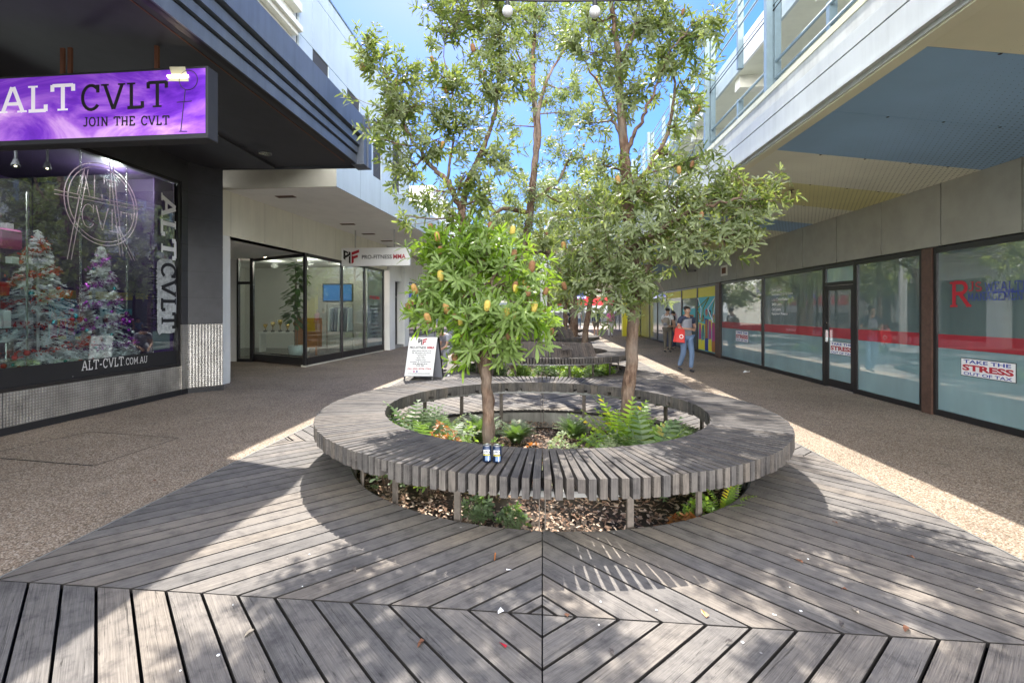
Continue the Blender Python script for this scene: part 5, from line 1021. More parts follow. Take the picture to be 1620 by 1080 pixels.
clB += cl([(1000, 150, 6.3, .36), (1050, 95, 6.3, .36), (1095, 60, 6.3, .34), (1130, 40, 6.3, .24), (1150, 15, 6.3, .14), (1010, 40, 6.3, .36), (950, 85, 6.3, .34), (928, 190, 6.3, .26), (1080, 190, 6.4, .2), (1060, 240, 6.4, .24), (1000, -50, 6.3, .5), (1075, -60, 6.3, .4), (930, 20, 6.3, .3), (1095, 130, 6.4, .22), (1105, 160, 6.4, .12), (960, 260, 6.2, .26), (1040, 30, 6.4, .3), (960, -120, 6.3, .5), (900, 60, 6.3, .24), (985, 95, 6.3, .28), (1060, -140, 6.3, .45)], 320)
tB = tree('tall banksia with thick brown trunk on the right side inside the nearest bench', (P0.x, 6.3, -.1), limbsB, clB, 21, 'leaf_olive', .135, .031, 6, 3, 14)
# tree in the second bench whose stem rises behind the centre
tx = PY(817, 590, 12.9).x
limbsC = [[(tx, 12.9, -.3, .16), (tx, 12.9, .3, .14), L3(820, 500, 12.8, .13), L3(826, 420, 12.7, .12), L3(838, 340, 12.6, .10), L3(845, 270, 12.5, .09), L3(849, 215, 12.5, .078), L3(843, 120, 12.5, .066), L3(845, 60, 12.5, .045), L3(850, -20, 12.5, .03)],
          [L3(846, 262, 12.5, .06), L3(852, 215, 12.4, .07), L3(852, 180, 12.3, .055), L3(866, 125, 12.3, .04), L3(893, 80, 12.3, .02)], [L3(852, 178, 12.3, .04), L3(835, 130, 12.4, .03), L3(810, 60, 12.4, .02)], [L3(840, 340, 12.6, .07), L3(800, 330, 12.5, .05), L3(770, 345, 12.4, .02)], [L3(840, 320, 12.6, .06), L3(880, 290, 12.5, .04), L3(905, 240, 12.5, .02)], [L3(830, 400, 12.6, .05), L3(880, 400, 12.4, .04), L3(930, 415, 12.3, .02)]]
clC = cl([(800, 100, 12.5, .62), (850, 55, 12.4, .65), (900, 60, 12.3, .55), (862, 150, 12.3, .5), (912, 130, 12.4, .55), (800, 195, 12.3, .4), (885, 235, 12.4, .5), (835, 300, 12.4, .65), (900, 320, 12.5, .65), (860, 370, 12.3, .6), (785, 360, 12.4, .55), (930, 250, 12.4, .5), (940, 400, 12.3, .6), (890, 430, 12.3, .55), (820, 420, 12.4, .5), (820, 20, 12.3, .55), (870, 5, 12.3, .6), (930, 30, 12.3, .5), (770, 30, 12.4, .4), (940, 310, 12.5, .5), (850, -40, 12.4, .6), (760, 300, 12.5, .4), (905, 180, 12.5, .4)], 150)
tree('tall banksia rising behind the centre from the bench with the backrest', (tx, 12.9, -.1), limbsC, clC, 31, 'leaf_olive', .155, .042, 6, 3, 20)
# slim second stem in that bench, right
def wild(label, x, y, h, r, seed, n=26, leafmat='leaf_olive', lean=0., Ls=.14, dens=1, clear=.36, tr=.13, group=None):
    R = random.Random(seed); lm = [[(x, y, -.3, tr*1.2), (x+.03, y, h*.15, tr), (x+lean*.3, y, h*.4, tr*.8), (x+lean*.7, y+.1, h*.7, tr*.5), (x+lean, y, h*.95, tr*.15)]]; cs_ = []
    for i in range(6):
        a = i*2.4+R.random(); z = h*(clear+.08*i); k = lm[0][2]; lm.append([(x+lean*z/h, y, z, tr*.5), (x+lean*z/h+r*.45*math.cos(a), y+r*.45*math.sin(a), z+h*.07, tr*.3), (x+lean*z/h+r*.85*math.cos(a), y+r*.85*math.sin(a), z+h*.16, tr*.1)])
    for i in range(n):
        a = R.uniform(0, 2*PI); f = R.uniform(clear, 1.02); rr = r*math.sin(PI*min(1, max(.05, (f-clear+.12)/(1.15-clear))))**.6*R.uniform(.25, 1); cs_.append((x+lean*f+rr*math.cos(a), y+rr*math.sin(a), h*f, R.uniform(.35, .62), int(38*dens)))
    return tree(label, (x, y, -.1), lm, cs_, seed, leafmat, Ls, Ls*.26, 5, 3, 6, group, 1)
GT = 'banksias growing through the further benches'
wild('banksia in right half of the second bench leaning towards the car park', 1.25, 14.9, 5.6, 1.1, 41, 18, lean=.9, tr=.09, clear=.5)
wild('short leafy banksia in the left half of the second bench behind the low bright crown', -1.35, 14.3, 4.5, .9, 47, 14, tr=.06, clear=.5, leafmat='leaf_pale')
wild('mid distance banksia with stout pale trunk in the third bench', 1.35, 21.4, 6.8, 1.7, 42, 24, tr=.17, clear=.36)
wild('mid distance banksia with thin trunk in the third bench', .2, 23.0, 7.6, 1.5, 43, 24, tr=.13, clear=.36, leafmat='leaf_pale')
wild('leafy banksia on the left of the third bench', -1.4, 21.0, 5.8, 1.3, 44, 18, tr=.11, clear=.42)
wild('far banksia in the fourth bench, left', -.9, 30.0, 7.4, 1.8, 45, 20, tr=.14, Ls=.19, clear=.3, leafmat='leaf_pale')
wild('far banksia in the fourth bench, right', 1.4, 30.5, 7.0, 1.8, 46, 20, tr=.14, Ls=.19, clear=.3)
wild('farthest banksia in the last bench', .3, 38.5, 8.2, 2.2, 48, 22, tr=.16, Ls=.22, clear=.28)
# trees behind the camera's side that the windows mirror are outside the photograph and left out
# ---------------------------------------------------------------- low plants
def fern(loc, h, r, n, seed, label, m_='leaf_fern', group=None):
    R = random.Random(seed); V = []; Q = []; rd = []; t = thing('fern', label, 'fern', loc, group); x0, y0, z0 = loc
    for i in range(n):
        a = R.uniform(0, 2*PI); L = h*R.uniform(.75, 1.15); el = R.uniform(.12, .9)*r; d = Vector((math.cos(a), math.sin(a), 0)); sd = Vector((-math.sin(a), math.cos(a), 0)); K = 15; p = Vector((x0+R.uniform(-.04, .04), y0+R.uniform(-.04, .04), z0)); ang = el
        rv = R.random()
        for k in range(K):
            f = k/K; ang += (1.0*r)/K*f*1.6; stp = (d*math.sin(ang)+Vector((0, 0, 1))*math.cos(ang))*L/K; w_ = L*.17*math.sin(PI*min(1, f*.9+.12))**.8; up = stp.normalized().cross(sd)
            for s_ in (-1, 1):
                o = len(V); tip = p+sd*s_*w_+stp*1.1-Vector((0, 0, .1*w_)); V += [p, p+stp*.75, tip+stp*.1, tip-stp*.2]; Q.append((o, o+1, o+2, o+3)); rd.append(min(1, max(0, rv+R.uniform(-.2, .2))))
            o = len(V); V += [p-sd*.002, p+sd*.002, p+stp+sd*.002, p+stp-sd*.002]; Q.append((o, o+1, o+2, o+3)); rd.append(0)
            p = p+stp
    link('fronds', np_mesh('fronds', V, Q, rd), m_, t); g = MB(); g.lathe([(.03, 0), (.02, .03), (.005, .05)], (x0, y0, z0-.02), 8); g.build('crown_base', 'bark', t); return t
def bush(loc, r, h, n, seed, label, m_='leaf_cover', L=.05, W=.022, nl=6, group=None, name='ground_cover_plant', stems=True):
    R = np.random.default_rng(seed); t = thing(name, label, 'plant', loc, group); c = np.array(loc); P = []; D = []; g = MB()
    for i in range(n):
        a = R.random()*2*PI; q = math.sqrt(R.random())*r; z = h*(1-(q/r)**2*.6)*R.uniform(.35, 1.05); p = c+np.array([q*math.cos(a), q*math.sin(a), z]); P.append(p); D.append([math.cos(a)*.5, math.sin(a)*.5, 1.]+R.normal(0, .2, 3))
        if i % 3 == 0: g.tube([c+np.array([q*.4*math.cos(a), q*.4*math.sin(a), 0]), p], [.003, .002], 3, False)
    g.build('stems', 'bark', t); V, Q, rd = rosettes(np.array(P), np.array(D), R.uniform(.7, 1.2, n), nl, L, W, (.5, 1.4), R); link('foliage', np_mesh('foliage', V, Q, rd), m_, t); return t
zg = -.19
fp = Pz(948, 700, zg)
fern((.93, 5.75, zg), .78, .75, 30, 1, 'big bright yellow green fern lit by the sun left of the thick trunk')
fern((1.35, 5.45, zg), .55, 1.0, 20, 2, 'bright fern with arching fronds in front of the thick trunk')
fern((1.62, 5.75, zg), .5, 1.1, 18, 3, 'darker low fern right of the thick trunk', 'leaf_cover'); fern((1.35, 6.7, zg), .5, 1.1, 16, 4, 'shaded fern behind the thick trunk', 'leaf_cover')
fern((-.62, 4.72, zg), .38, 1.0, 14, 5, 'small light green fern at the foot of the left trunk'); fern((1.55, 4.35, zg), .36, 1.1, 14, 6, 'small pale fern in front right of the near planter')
R = random.Random(8); k = 0
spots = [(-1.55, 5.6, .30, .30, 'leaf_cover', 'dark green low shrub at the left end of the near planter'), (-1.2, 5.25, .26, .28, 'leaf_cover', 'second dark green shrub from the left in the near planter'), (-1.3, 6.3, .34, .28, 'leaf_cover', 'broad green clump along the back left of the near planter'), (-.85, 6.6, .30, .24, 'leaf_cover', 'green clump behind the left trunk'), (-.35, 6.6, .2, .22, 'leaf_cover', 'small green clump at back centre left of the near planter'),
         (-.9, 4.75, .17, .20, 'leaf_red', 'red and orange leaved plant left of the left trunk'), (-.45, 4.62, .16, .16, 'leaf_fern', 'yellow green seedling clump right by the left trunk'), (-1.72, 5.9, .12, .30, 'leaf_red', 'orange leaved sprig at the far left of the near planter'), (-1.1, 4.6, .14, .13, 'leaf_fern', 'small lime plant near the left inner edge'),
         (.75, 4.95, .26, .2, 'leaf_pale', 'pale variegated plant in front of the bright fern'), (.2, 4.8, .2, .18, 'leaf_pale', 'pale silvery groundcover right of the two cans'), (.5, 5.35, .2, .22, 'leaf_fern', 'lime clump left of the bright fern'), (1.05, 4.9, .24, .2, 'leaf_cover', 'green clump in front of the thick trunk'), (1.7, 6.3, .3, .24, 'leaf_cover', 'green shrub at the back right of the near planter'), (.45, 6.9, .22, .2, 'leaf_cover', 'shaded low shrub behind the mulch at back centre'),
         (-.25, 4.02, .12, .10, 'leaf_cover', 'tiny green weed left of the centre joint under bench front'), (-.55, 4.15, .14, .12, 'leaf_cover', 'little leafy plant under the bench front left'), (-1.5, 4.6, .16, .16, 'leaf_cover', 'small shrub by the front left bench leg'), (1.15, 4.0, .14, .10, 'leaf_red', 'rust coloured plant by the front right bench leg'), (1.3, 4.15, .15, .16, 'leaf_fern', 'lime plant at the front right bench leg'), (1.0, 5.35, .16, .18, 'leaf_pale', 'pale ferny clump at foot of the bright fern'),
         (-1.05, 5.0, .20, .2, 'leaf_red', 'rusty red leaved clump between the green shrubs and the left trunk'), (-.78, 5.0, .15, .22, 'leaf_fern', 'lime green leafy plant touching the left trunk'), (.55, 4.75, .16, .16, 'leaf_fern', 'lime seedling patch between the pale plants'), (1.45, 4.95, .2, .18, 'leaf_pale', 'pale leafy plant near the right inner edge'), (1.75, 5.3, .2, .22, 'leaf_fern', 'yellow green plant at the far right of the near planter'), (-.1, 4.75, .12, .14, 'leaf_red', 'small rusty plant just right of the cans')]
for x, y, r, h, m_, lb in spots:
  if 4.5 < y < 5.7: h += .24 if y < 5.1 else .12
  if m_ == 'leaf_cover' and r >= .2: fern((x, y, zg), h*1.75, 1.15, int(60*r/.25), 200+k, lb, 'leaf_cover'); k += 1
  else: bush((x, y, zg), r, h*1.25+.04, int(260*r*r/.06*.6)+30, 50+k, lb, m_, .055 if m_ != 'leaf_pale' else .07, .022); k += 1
# second bench planting
for i, (x, y) in enumerate(((-1.2, 12.6), (-.5, 12.4), (.1, 12.9), (.75, 12.4), (1.25, 12.5), (1.6, 13.0), (-1.7, 13.4), (.4, 13.6))):
    bush((x, y, zg), .30, .42, 150, 90+i, 'leafy green plant among the row in the second bench planter', 'leaf_fern' if i % 2 else 'leaf_cover', .11, .035, group='plants in the second planter')
for i, (x, y) in enumerate(((-1.1, 20.5), (0, 20.4), (.9, 20.5), (1.5, 21.0), (-.4, 28.6), (.8, 28.6))):
    bush((x, y, zg), .38, .5, 90, 120+i, 'distant leafy plant inside the third or fourth round bench', 'leaf_fern', .15, .05, group='plants in the far planters')
# ---------------------------------------------------------------- cans, litter, string lights, A-frame sign, lamp post
for (px, lb) in ((770.5, 'dark blue drink can, left of the two on the bench'), (786.5, 'dark blue drink can, right of the two on the bench')):
    p = Pz(px, 729 if px < 780 else 730, .505); t = thing('drink_can', lb, 'can', (p.x, p.y, .502)); r = .033; h = .122; prof = [(.025, 0), (r, .008), (r, h-.018), (.026, h-.004), (.027, h)]
    g = MB(); g.lathe(prof, (p.x, p.y, .503), 24); g.build('body', 'can_blue', t, smooth=True); g = MB(); g.lathe([(.0275, h-.004), (.0275, h+.002), (.022, h+.001), (.021, h-.003)], (p.x, p.y, .503), 20); g.build('lid', 'can_top', t)
    def wrap(u0, u1, z0, z1, m_, e=.0005):
        g = MB(); n = 6
        for i in range(n):
            a = -PI/2+u0+(u1-u0)*i/n; b = -PI/2+u0+(u1-u0)*(i+1)/n; q = r+e; g.quad((p.x+q*math.cos(a), p.y+q*math.sin(a), .503+z0), (p.x+q*math.cos(b), p.y+q*math.sin(b), .503+z0), (p.x+q*math.cos(b), p.y+q*math.sin(b), .503+z1), (p.x+q*math.cos(a), p.y+q*math.sin(a), .503+z1))
        return g.build('label_print', m_, t)
    wrap(-.9, .8, .052, .058, 'can_yellow'); wrap(-.3, .9, .015, .05, 'denim', .0004); wrap(.35, .5, .012, .046, 'vinyl_white', .0008)
    for k_, s_ in enumerate(('BETTER', 'BEER')):
        vs, fs = text_mesh(s_, .02); x0 = min(v.x for v in vs); x1 = max(v.x for v in vs); y0 = min(v.y for v in vs); y1 = max(v.y for v in vs); g = MB()
        g.add([(p.x+(r+.0009)*math.cos(-PI/2-.75+1.5*(v.x-x0)/(x1-x0)), p.y+(r+.0009)*math.sin(-PI/2-.75+1.5*(v.x-x0)/(x1-x0)), .503+(.080 if k_ == 0 else .063)+.013*(v.y-y0)/(y1-y0)) for v in vs], fs); g.build('lettering', 'vinyl_white', t)
def litter(name, lb, cat, px, py, pts, m_, z=.004, rz=0, h=.004):
    p = Pz(px, py, z); g = MB(); c, s_ = math.cos(rz), math.sin(rz); n = len(pts); g.add([(p.x+x*c-y*s_, p.y+x*s_+y*c, z+h*(i % 2)) for i, (x, y) in enumerate(pts)], [tuple(range(n))] if n < 5 else [(0, i, i+1) for i in range(1, n-1)]); tag(g.build(name, m_), lb, cat)
litter('paper_scrap', 'crumpled white and yellow wrapper at the centre joint of the deck', 'litter', 792, 967, [(-.018, -.012), (0, -.02), (.02, 0), (.006, .02), (-.012, .012)], 'vinyl_white', .006, .4, .012)
litter('red_wrapper', 'small red wrapper lying on the foreground boards', 'litter', 795, 1019, [(-.025, .005), (.0, -.008), (.025, -.008), (.025, .005), (0, .009)], 'red_ink', .005, -.6, .006)
litter('twig', 'short brown twig on the deck in front of the bench', 'twig', 783, 880, [(-.004, -.05), (.004, -.05), (.005, .05), (-.003, .05)], 'orange', .006, .05)
litter('cigarette_end', 'white cigarette end on the deck left of centre', 'litter', 806, 901, [(-.02, -.004), (.02, -.004), (.02, .004), (-.02, .004)], 'vinyl_white', .008, -.1)
litter('dry_leaf', 'brown dry leaf on the deck right of centre', 'leaf', 1115, 970, [(-.012, -.03), (.012, -.02), (.01, .02), (0, .035), (-.012, .01)], 'orange', .006, .3)
litter('dry_leaf', 'small orange leaf beside the right end of cross joint', 'leaf', 897, 972, [(-.012, -.012), (.012, -.01), (.01, .015), (-.01, .012)], 'rust', .006, .9)
litter('tissue', 'white tissue on the shaded pavement near the walking man', 'tissue', 1181, 589, [(-.09, -.03), (.06, -.06), (.11, .03), (0, .07), (-.08, .04)], 'vinyl_white', .006, .2, .05)
litter('paper_scrap', 'white paper scrap on the pavement behind the near bench', 'litter', 711, 594.5, [(-.05, -.02), (.05, -.03), (.06, .03), (-.04, .03)], 'vinyl_white', .01, .1, .03)
R = random.Random(77)
for i in range(14):
    px, py = R.uniform(250, 1500), R.uniform(860, 1070); p = Pz(px, py, 0); s_ = R.uniform(.004, .009); g = MB(); g.lathe([(s_, 0), (s_*.8, .002)], (p.x, p.y, .003), 6); tag(g.build('gum_spot', 'vinyl_white' if i % 3 else 'can_top'), 'tiny pale speck stuck to the foreground boards', 'speck', 'specks on the deck')
R = random.Random(91)
for i in range(22):
    px, py = R.uniform(120, 1580), R.uniform(700, 1060); p = Pz(px, py, 0)
    if math.hypot(p.x, p.y-HC[0]) < 2.6: continue
    s_ = R.uniform(.018, .035); a_ = R.uniform(0, 6); g = MB(); c1, s1 = math.cos(a_), math.sin(a_); pts = [(-1, 0), (-.3, .35), (.6, .3), (1, 0), (.5, -.3), (-.4, -.32)]
    g.add([(p.x+s_*(x*c1-y*s1), p.y+s_*(x*s1+y*c1), .005+.006*(k_ % 3)) for k_, (x, y) in enumerate(pts)], [(0, 1, 5), (1, 2, 4, 5), (2, 3, 4)]); tag(g.build('dry_leaf', R.choice(['bag_tan', 'rust', 'bench_wood_dark'])), 'small curled dry leaf blown onto the boards or paving', 'leaf', 'dry leaves on the ground')
st = thing('string_lights', 'black festoon cable with round bulbs crossing the mall overhead', 'string lights', (0, 3.8, 4.0))
def zc(x): return 4.015-.075*x+.3*(x/3)**2
g = MB(); xs = [-2.9+6*i/40 for i in range(41)]; g.tube([(x, 3.8, zc(x)) for x in xs], .009, 6); g.tube([(x, 3.8+.01*math.sin(x*20), zc(x)+.016+.02*math.cos(x*7)**2) for x in xs], .006, 5); g.build('cable', 'black', st)
for px in (803, 941):
    x = PY(px, 10, 3.8).x; z = zc(x); g = MB(); g.lathe([(.016, 0), (.02, -.045), (.014, -.05)], (x, 3.8, z), 10); s_ = g.build('socket', 'black', st); g = MB(); g.ball((x, 3.8, z-.088), .043, 16, 10); g.build('bulb', 'bulb_glass', s_, smooth=True)
# A-frame sign
y1 = Pz(660, 602, 0).y; a = PY(638, 602, y1); b = PY(684, 598, y1); W2 = b.x-a.x; af = thing('sandwich_board', 'white gym A-frame sign standing on the left pavement', 'A-frame sign', (a.x+W2/2, y1+.2, 0))
top = Vector((0, .26, 1.02)); lean = Vector((.09, .0, 0)); O = Vector((a.x, y1, 0)); Hv = Vector((.07, .24, 1.0)); ux = Vector((W2, .05, 0))
def pa(u, v, off=0): return O+ux*u+Hv*v+Vector((0, -1, .24)).normalized()*off
g = MB(); 
for (u0, u1, v0, v1) in ((0, .05, 0, 1), (.95, 1, 0, 1), (.05, .95, .97, 1), (.05, .95, .09, .12)): g.hexa([pa(u0, v0, .0), pa(u1, v0, .0), pa(u1, v0, -.03), pa(u0, v0, -.03), pa(u0, v1, .0), pa(u1, v1, .0), pa(u1, v1, -.03), pa(u0, v1, -.03)])
g.build('front_frame', 'black_frame', af); g = MB(); g.quad(pa(.02, .1, .004), pa(.98, .1, .004), pa(.98, .985, .004), pa(.02, .985, .004)); fp_ = g.build('front_panel', 'white_paint', af)
bk = [O+ux+Hv+Vector((0, .05, 0)), O+ux+Vector((.12, .60, 0)), O+Vector((.1, .60, 0)), O+Hv+Vector((0, .05, 0))]; g = MB(); g.add(bk+[p+Vector((0, .02, 0)) for p in bk], [(0, 1, 2, 3), (7, 6, 5, 4), (0, 4, 5, 1), (1, 5, 6, 2), (2, 6, 7, 3), (3, 7, 4, 0)]); g.build('back_panel', 'grey_cloth', af)
[MB().bar(p_, q_, .03, .03).build('back_leg', 'black_frame', af) for p_, q_ in ((bk[0], bk[1]), (bk[3], bk[2]))]
def aline(s_, v, h, wd, m_, bd=.02): c = (1-wd)/2; fit(text_mesh(s_, bd), pa(c, v, .009), ux*wd, Hv*h, 'lettering', m_, af)
fit(text_mesh('PRO-FITNESS', .02), pa(.08, .715, .009), ux*.56, Hv*.06, 'lettering', 'ink', af); fit(text_mesh('MMA', .03), pa(.68, .715, .009), ux*.25, Hv*.06, 'lettering', 'red_ink', af)
for i, (s_, wd) in enumerate((('MMA (Mixed Martial Arts)', .66), ('BJJ (Brazilian Jiu Jitsu)', .66), ('Kickboxing', .32), ('Boxing', .2), ('Muay Thai', .28), ('Weights Area', .36), ('Strength & Conditioning', .7), ('Kids Martial Arts', .5), ('Kids BJJ', .26))): aline(s_, .655-i*.042, .028, wd, 'ink', .03)
aline('PH: (03) 9776 7764', .235, .045, .8, 'red_ink', .03); 
for u_, m_ in ((.30, 'magenta'), (.40, 'blue_ink'), (.72, 'silver')): g = MB(); g.quad(pa(u_, .185, .009), pa(u_+.05, .185, .009), pa(u_+.05, .218, .009), pa(u_, .218, .009)); g.build('emblem', m_, af)
aline('www.profitnessmma.com.au', .145, .022, .75, 'ink', .03)
pf_logo(af, pa(.34, .80, .007), ux*.3, Hv*.16)
# pale lamp post behind the second bench's backrest
lp = thing('lamp_post', 'pale grey lamp post standing behind the slatted backrest', 'lamp post', (.06, 17.6, 0)); g = MB(); g.tube([(.0, 17.6, 0), (.0, 17.6, 3.4)], .07, 12); g.tube([(.13, 17.6, 0), (.13, 17.6, 3.4)], .05, 10); g.build('pole', 'offwhite', lp); g = MB(); g.lathe([(.2, 0), (.2, .03), (.1, .05)], (.06, 17.6, .0), 16); g.build('base_plate', 'galv', lp)
g = MB(); g.tube([(.06, 17.6, 3.38), (.06, 17.6, 4.4), (.3, 17.5, 4.9), (.9, 17.3, 5.1)], .04, 8); g.lathe([(.04, 0), (.12, -.04), (.12, -.09)], (.95, 17.3, 5.1), 12); g.build('lamp_arm', 'offwhite', lp)
# ---------------------------------------------------------------- people
def skin_obj(name, pts, edges, m_, parent, levels=1, T=None):
    """pts: list of (pos, rx, ry)"""
    me = bpy.data.meshes.new(name); P = [Vector(p[0]) for p in pts]
    if T is not None: P = [T @ p for p in P]
    me.from_pydata([tuple(p) for p in P], edges, []); o = bpy.data.objects.new(name, me); col.objects.link(o); md = o.modifiers.new('s', 'SKIN'); md.use_smooth_shade = True
    sv = me.skin_vertices[0].data
    for i, p in enumerate(pts): sv[i].radius = (p[1], p[2]); sv[i].use_root = (i == 0)
    sb = o.modifiers.new('d', 'SUBSURF'); sb.levels = levels; sb.render_levels = levels
    dg = bpy.context.evaluated_depsgraph_get(); me2 = bpy.data.meshes.new_from_object(o.evaluated_get(dg), depsgraph=dg); bpy.data.objects.remove(o); me2.name = name
    return link(name, me2, m_, parent, True)
def person(label, loc, rz, J, cl_, S=1.0, extra=None):
    """J: joints in the figure's frame (faces -Y, metres, 1.72 tall). cl_: colours"""
    t = thing('person', label, 'person', loc); T = Matrix.Translation(loc) @ Matrix.Rotation(rz, 4, 'Z') @ Matrix.Scale(S, 4)
    D = dict(pel=(0, 0, .95), wst=(0, 0, 1.08), cst=(0, 0, 1.28), nb=(0, .01, 1.44), nk=(0, 0, 1.51), hd=(0, -.01, 1.57), ht=(0, 0, 1.66), shL=(.17, 0, 1.40), elL=(.22, .02, 1.14), wrL=(.23, -.06, .90), shR=(-.17, 0, 1.40), elR=(-.22, .02, 1.14), wrR=(-.23, -.06, .90),
             hpL=(.09, 0, .90), knL=(.10, -.02, .50), anL=(.10, .03, .09), hpR=(-.09, 0, .90), knR=(-.10, -.02, .50), anR=(-.10, .03, .09)); D.update(J); D = {k: Vector(v) for k, v in D.items()}
    pts, ed, ix = [], [], {}
    def ad(k, p, rx, ry, fr=None):
        ix[k] = len(pts); pts.append((p, rx, ry));
        if fr is not None: ed.append((ix[fr], ix[k]))
    ad('pel', D['pel'], .13, .10); ad('wst', D['wst'], .12, .09, 'pel'); ad('cst', D['cst'], .145, .10, 'wst'); ad('nb', D['nb'], .075, .07, 'cst'); ad('nk', D['nk'], .05, .05, 'nb'); ad('hd', D['hd'], .068, .082, 'nk'); ad('ht', D['ht'], .078, .092, 'hd'); ad('hu', D['ht']+(D['ht']-D['hd']).normalized()*.03, .055, .065, 'ht')
    for s_ in 'LR':
        sg = 1 if s_ == 'L' else -1
        ad('sh'+s_, D['sh'+s_], .055, .055, 'cst' if False else 'nb'); ad('el'+s_, D['el'+s_], .038, .038, 'sh'+s_); ad('wr'+s_, D['wr'+s_], .026, .024, 'el'+s_)
        d = (D['wr'+s_]-D['el'+s_]).normalized(); lat = d.cross(Vector((0, 1, .2))).normalized()*sg; pm = D['wr'+s_]+d*.06; ad('pm'+s_, pm, .032, .016, 'wr'+s_)
        for i, (o_, L) in enumerate(((-.024, .07), (-.008, .08), (.009, .076), (.025, .06))):
            q = pm+lat*o_+d*.035; ad(f'f{i}'+s_, q, .009, .009, 'pm'+s_); ad(f'g{i}'+s_, q+d*L*.75+Vector((0, -.02, 0)), .0075, .0075, f'f{i}'+s_)
        ad('th'+s_, D['wr'+s_]+d*.03-lat*.04, .011, .011, 'wr'+s_); ad('tt'+s_, D['wr'+s_]+d*.08-lat*.055+Vector((0, -.015, 0)), .009, .009, 'th'+s_)
        ad('hp'+s_, D['hp'+s_], .085, .09, 'pel'); ad('kn'+s_, D['kn'+s_], .052, .055, 'hp'+s_); ad('an'+s_, D['an'+s_], .034, .038, 'kn'+s_)
    b = skin_obj('body', pts, ed, cl_.get('skin', 'skin'), t, 1, T)
    def chain(nm, ks, m_, ex=.012, parent=None, sc_=None, lv=1):
        pp, e2 = [], []
        for k, (p, rx, ry, fr) in enumerate(ks): pp.append((p, rx+ex, ry+ex)); 
        for k, (p, rx, ry, fr) in enumerate(ks):
            if fr is not None: e2.append((fr, k))
        return skin_obj(nm, pp, e2, m_, parent or t, lv, T)
    sl = cl_.get('sleeve', .6)
    def fa(a, b_, f): return D[a].lerp(D[b_], f)
    def sleeve(sd_):
        if sl <= 1: return [(fa('sh'+sd_, 'el'+sd_, sl), .048, .048)]
        return [(D['el'+sd_], .042, .042), (fa('el'+sd_, 'wr'+sd_, sl-1), .032, .032)]
    ks = [(D['pel']+Vector((0, 0, -.05)), .15, .115, None), (D['wst'], .13, .10, 0), (D['cst'], .155, .11, 1), (D['nb']-Vector((0, 0, .02)), .085, .075, 2)]
    for sd_ in 'LR':
        i = len(ks); ks.append((D['sh'+sd_], .06, .06, 3)); pr = i
        for (p, a_, b_) in sleeve(sd_): ks.append((p, a_, b_, pr)); pr = len(ks)-1
    chain('shirt', ks, cl_['top'], .010)
    hem = cl_.get('hem', 1.0); ks = [(D['pel']+Vector((0, 0, .02)), .13, .105, None)]
    for sd_ in 'LR':
        i = len(ks); ks.append((D['hp'+sd_], .088, .092, 0))
        if hem >= 1: ks += [(D['kn'+sd_], .062, .066, i), (D['an'+sd_]+Vector((0, 0, .01)), .046, .052, i+1)]
        else: ks.append((fa('hp'+sd_, 'kn'+sd_, hem), .085, .09, i))
    chain('trousers' if hem >= 1 else 'shorts', ks, cl_['legs'], .010)
    for sd_ in 'LR':
        a = D['an'+sd_]; fw = Vector(cl_.get('foot'+sd_, (0, -1, 0))).normalized(); h0 = a+Vector((0, 0, -.045)); chain('shoe', [(h0-fw*.04, .036, .032, None), (h0+fw*.06+Vector((0, 0, -.01)), .038, .028, 0), (h0+fw*.15+Vector((0, 0, -.015)), .034, .020, 1)], cl_.get('shoe', 'shoe'), 0)
    hc = D['ht']; up = (D['ht']-D['hd']).normalized(); bk_ = Vector(cl_.get('back', (0, 1, 0)))
    kk = [(hc+up*.05+bk_*.012, .082, .096, None), (hc+bk_*.045+up*.01, .084, .078, 0)]
    if cl_.get('long'): kk += [(hc+bk_*.06-up*.12, .07, .045, 1), (hc+bk_*.07-up*.26, .055, .03, 2)]
    else: kk += [(hc+bk_*.055-up*.05, .066, .052, 1)]
    chain('hair', kk, cl_.get('hair', 'hair'), .016)
    if not cl_.get('noface'):
        fw = -bk_; lt = up.cross(fw).normalized()
        for k in (-1, 1): g = MB(); g.ball(T @ (hc+fw*.088+lt*k*.03-up*.01), .011*S, 8, 5); g.build('eye', 'white_cloth', b); g = MB(); g.ball(T @ (hc+fw*.097+lt*k*.03-up*.01), .006*S, 6, 4); g.build('pupil', 'ink', b); g = MB(); g.bar(T @ (hc+fw*.092+lt*(k*.03-.016)+up*.012), T @ (hc+fw*.092+lt*(k*.03+.016)+up*.013), .006, .006); g.build('eyebrow', 'hair', b); g = MB(); g.ball(T @ (hc+lt*k*.085-up*.02), .018*S, 8, 5); g.build('ear', cl_.get('skin', 'skin'), b, True)
        chain('nose', [(hc+fw*.088-up*.012, .008, .008, None), (hc+fw*.104-up*.045, .012, .011, 0)], cl_.get('skin', 'skin'), 0, b); g = MB(); g.bar(T @ (hc+fw*.082-lt*.022-up*.075), T @ (hc+fw*.082+lt*.022-up*.075), .008, .008); g.build('mouth', 'rust', b)
    return t, T, D
W0 = Pz(1086, 588, 0)
t, T, D = person('man in navy and grey t-shirt and jeans walking with phone, red bag on arm', (W0.x, W0.y, 0), .22, dict(nk=(0, -.02, 1.50), hd=(0, -.045, 1.555), ht=(0, -.055, 1.64), elL=(.235, .0, 1.16), wrL=(.06, -.24, 1.14), elR=(-.235, .0, 1.16), wrR=(-.05, -.24, 1.13), knL=(.10, -.10, .50), anL=(.09, -.06, .09), knR=(-.08, .0, .50), anR=(-.09, .22, .12), hpL=(.085, 0, .9)),
    dict(top='grey_cloth', legs='denim', sleeve=.62, back=(0, .93, .3)), S=1.0)
g = MB(); 
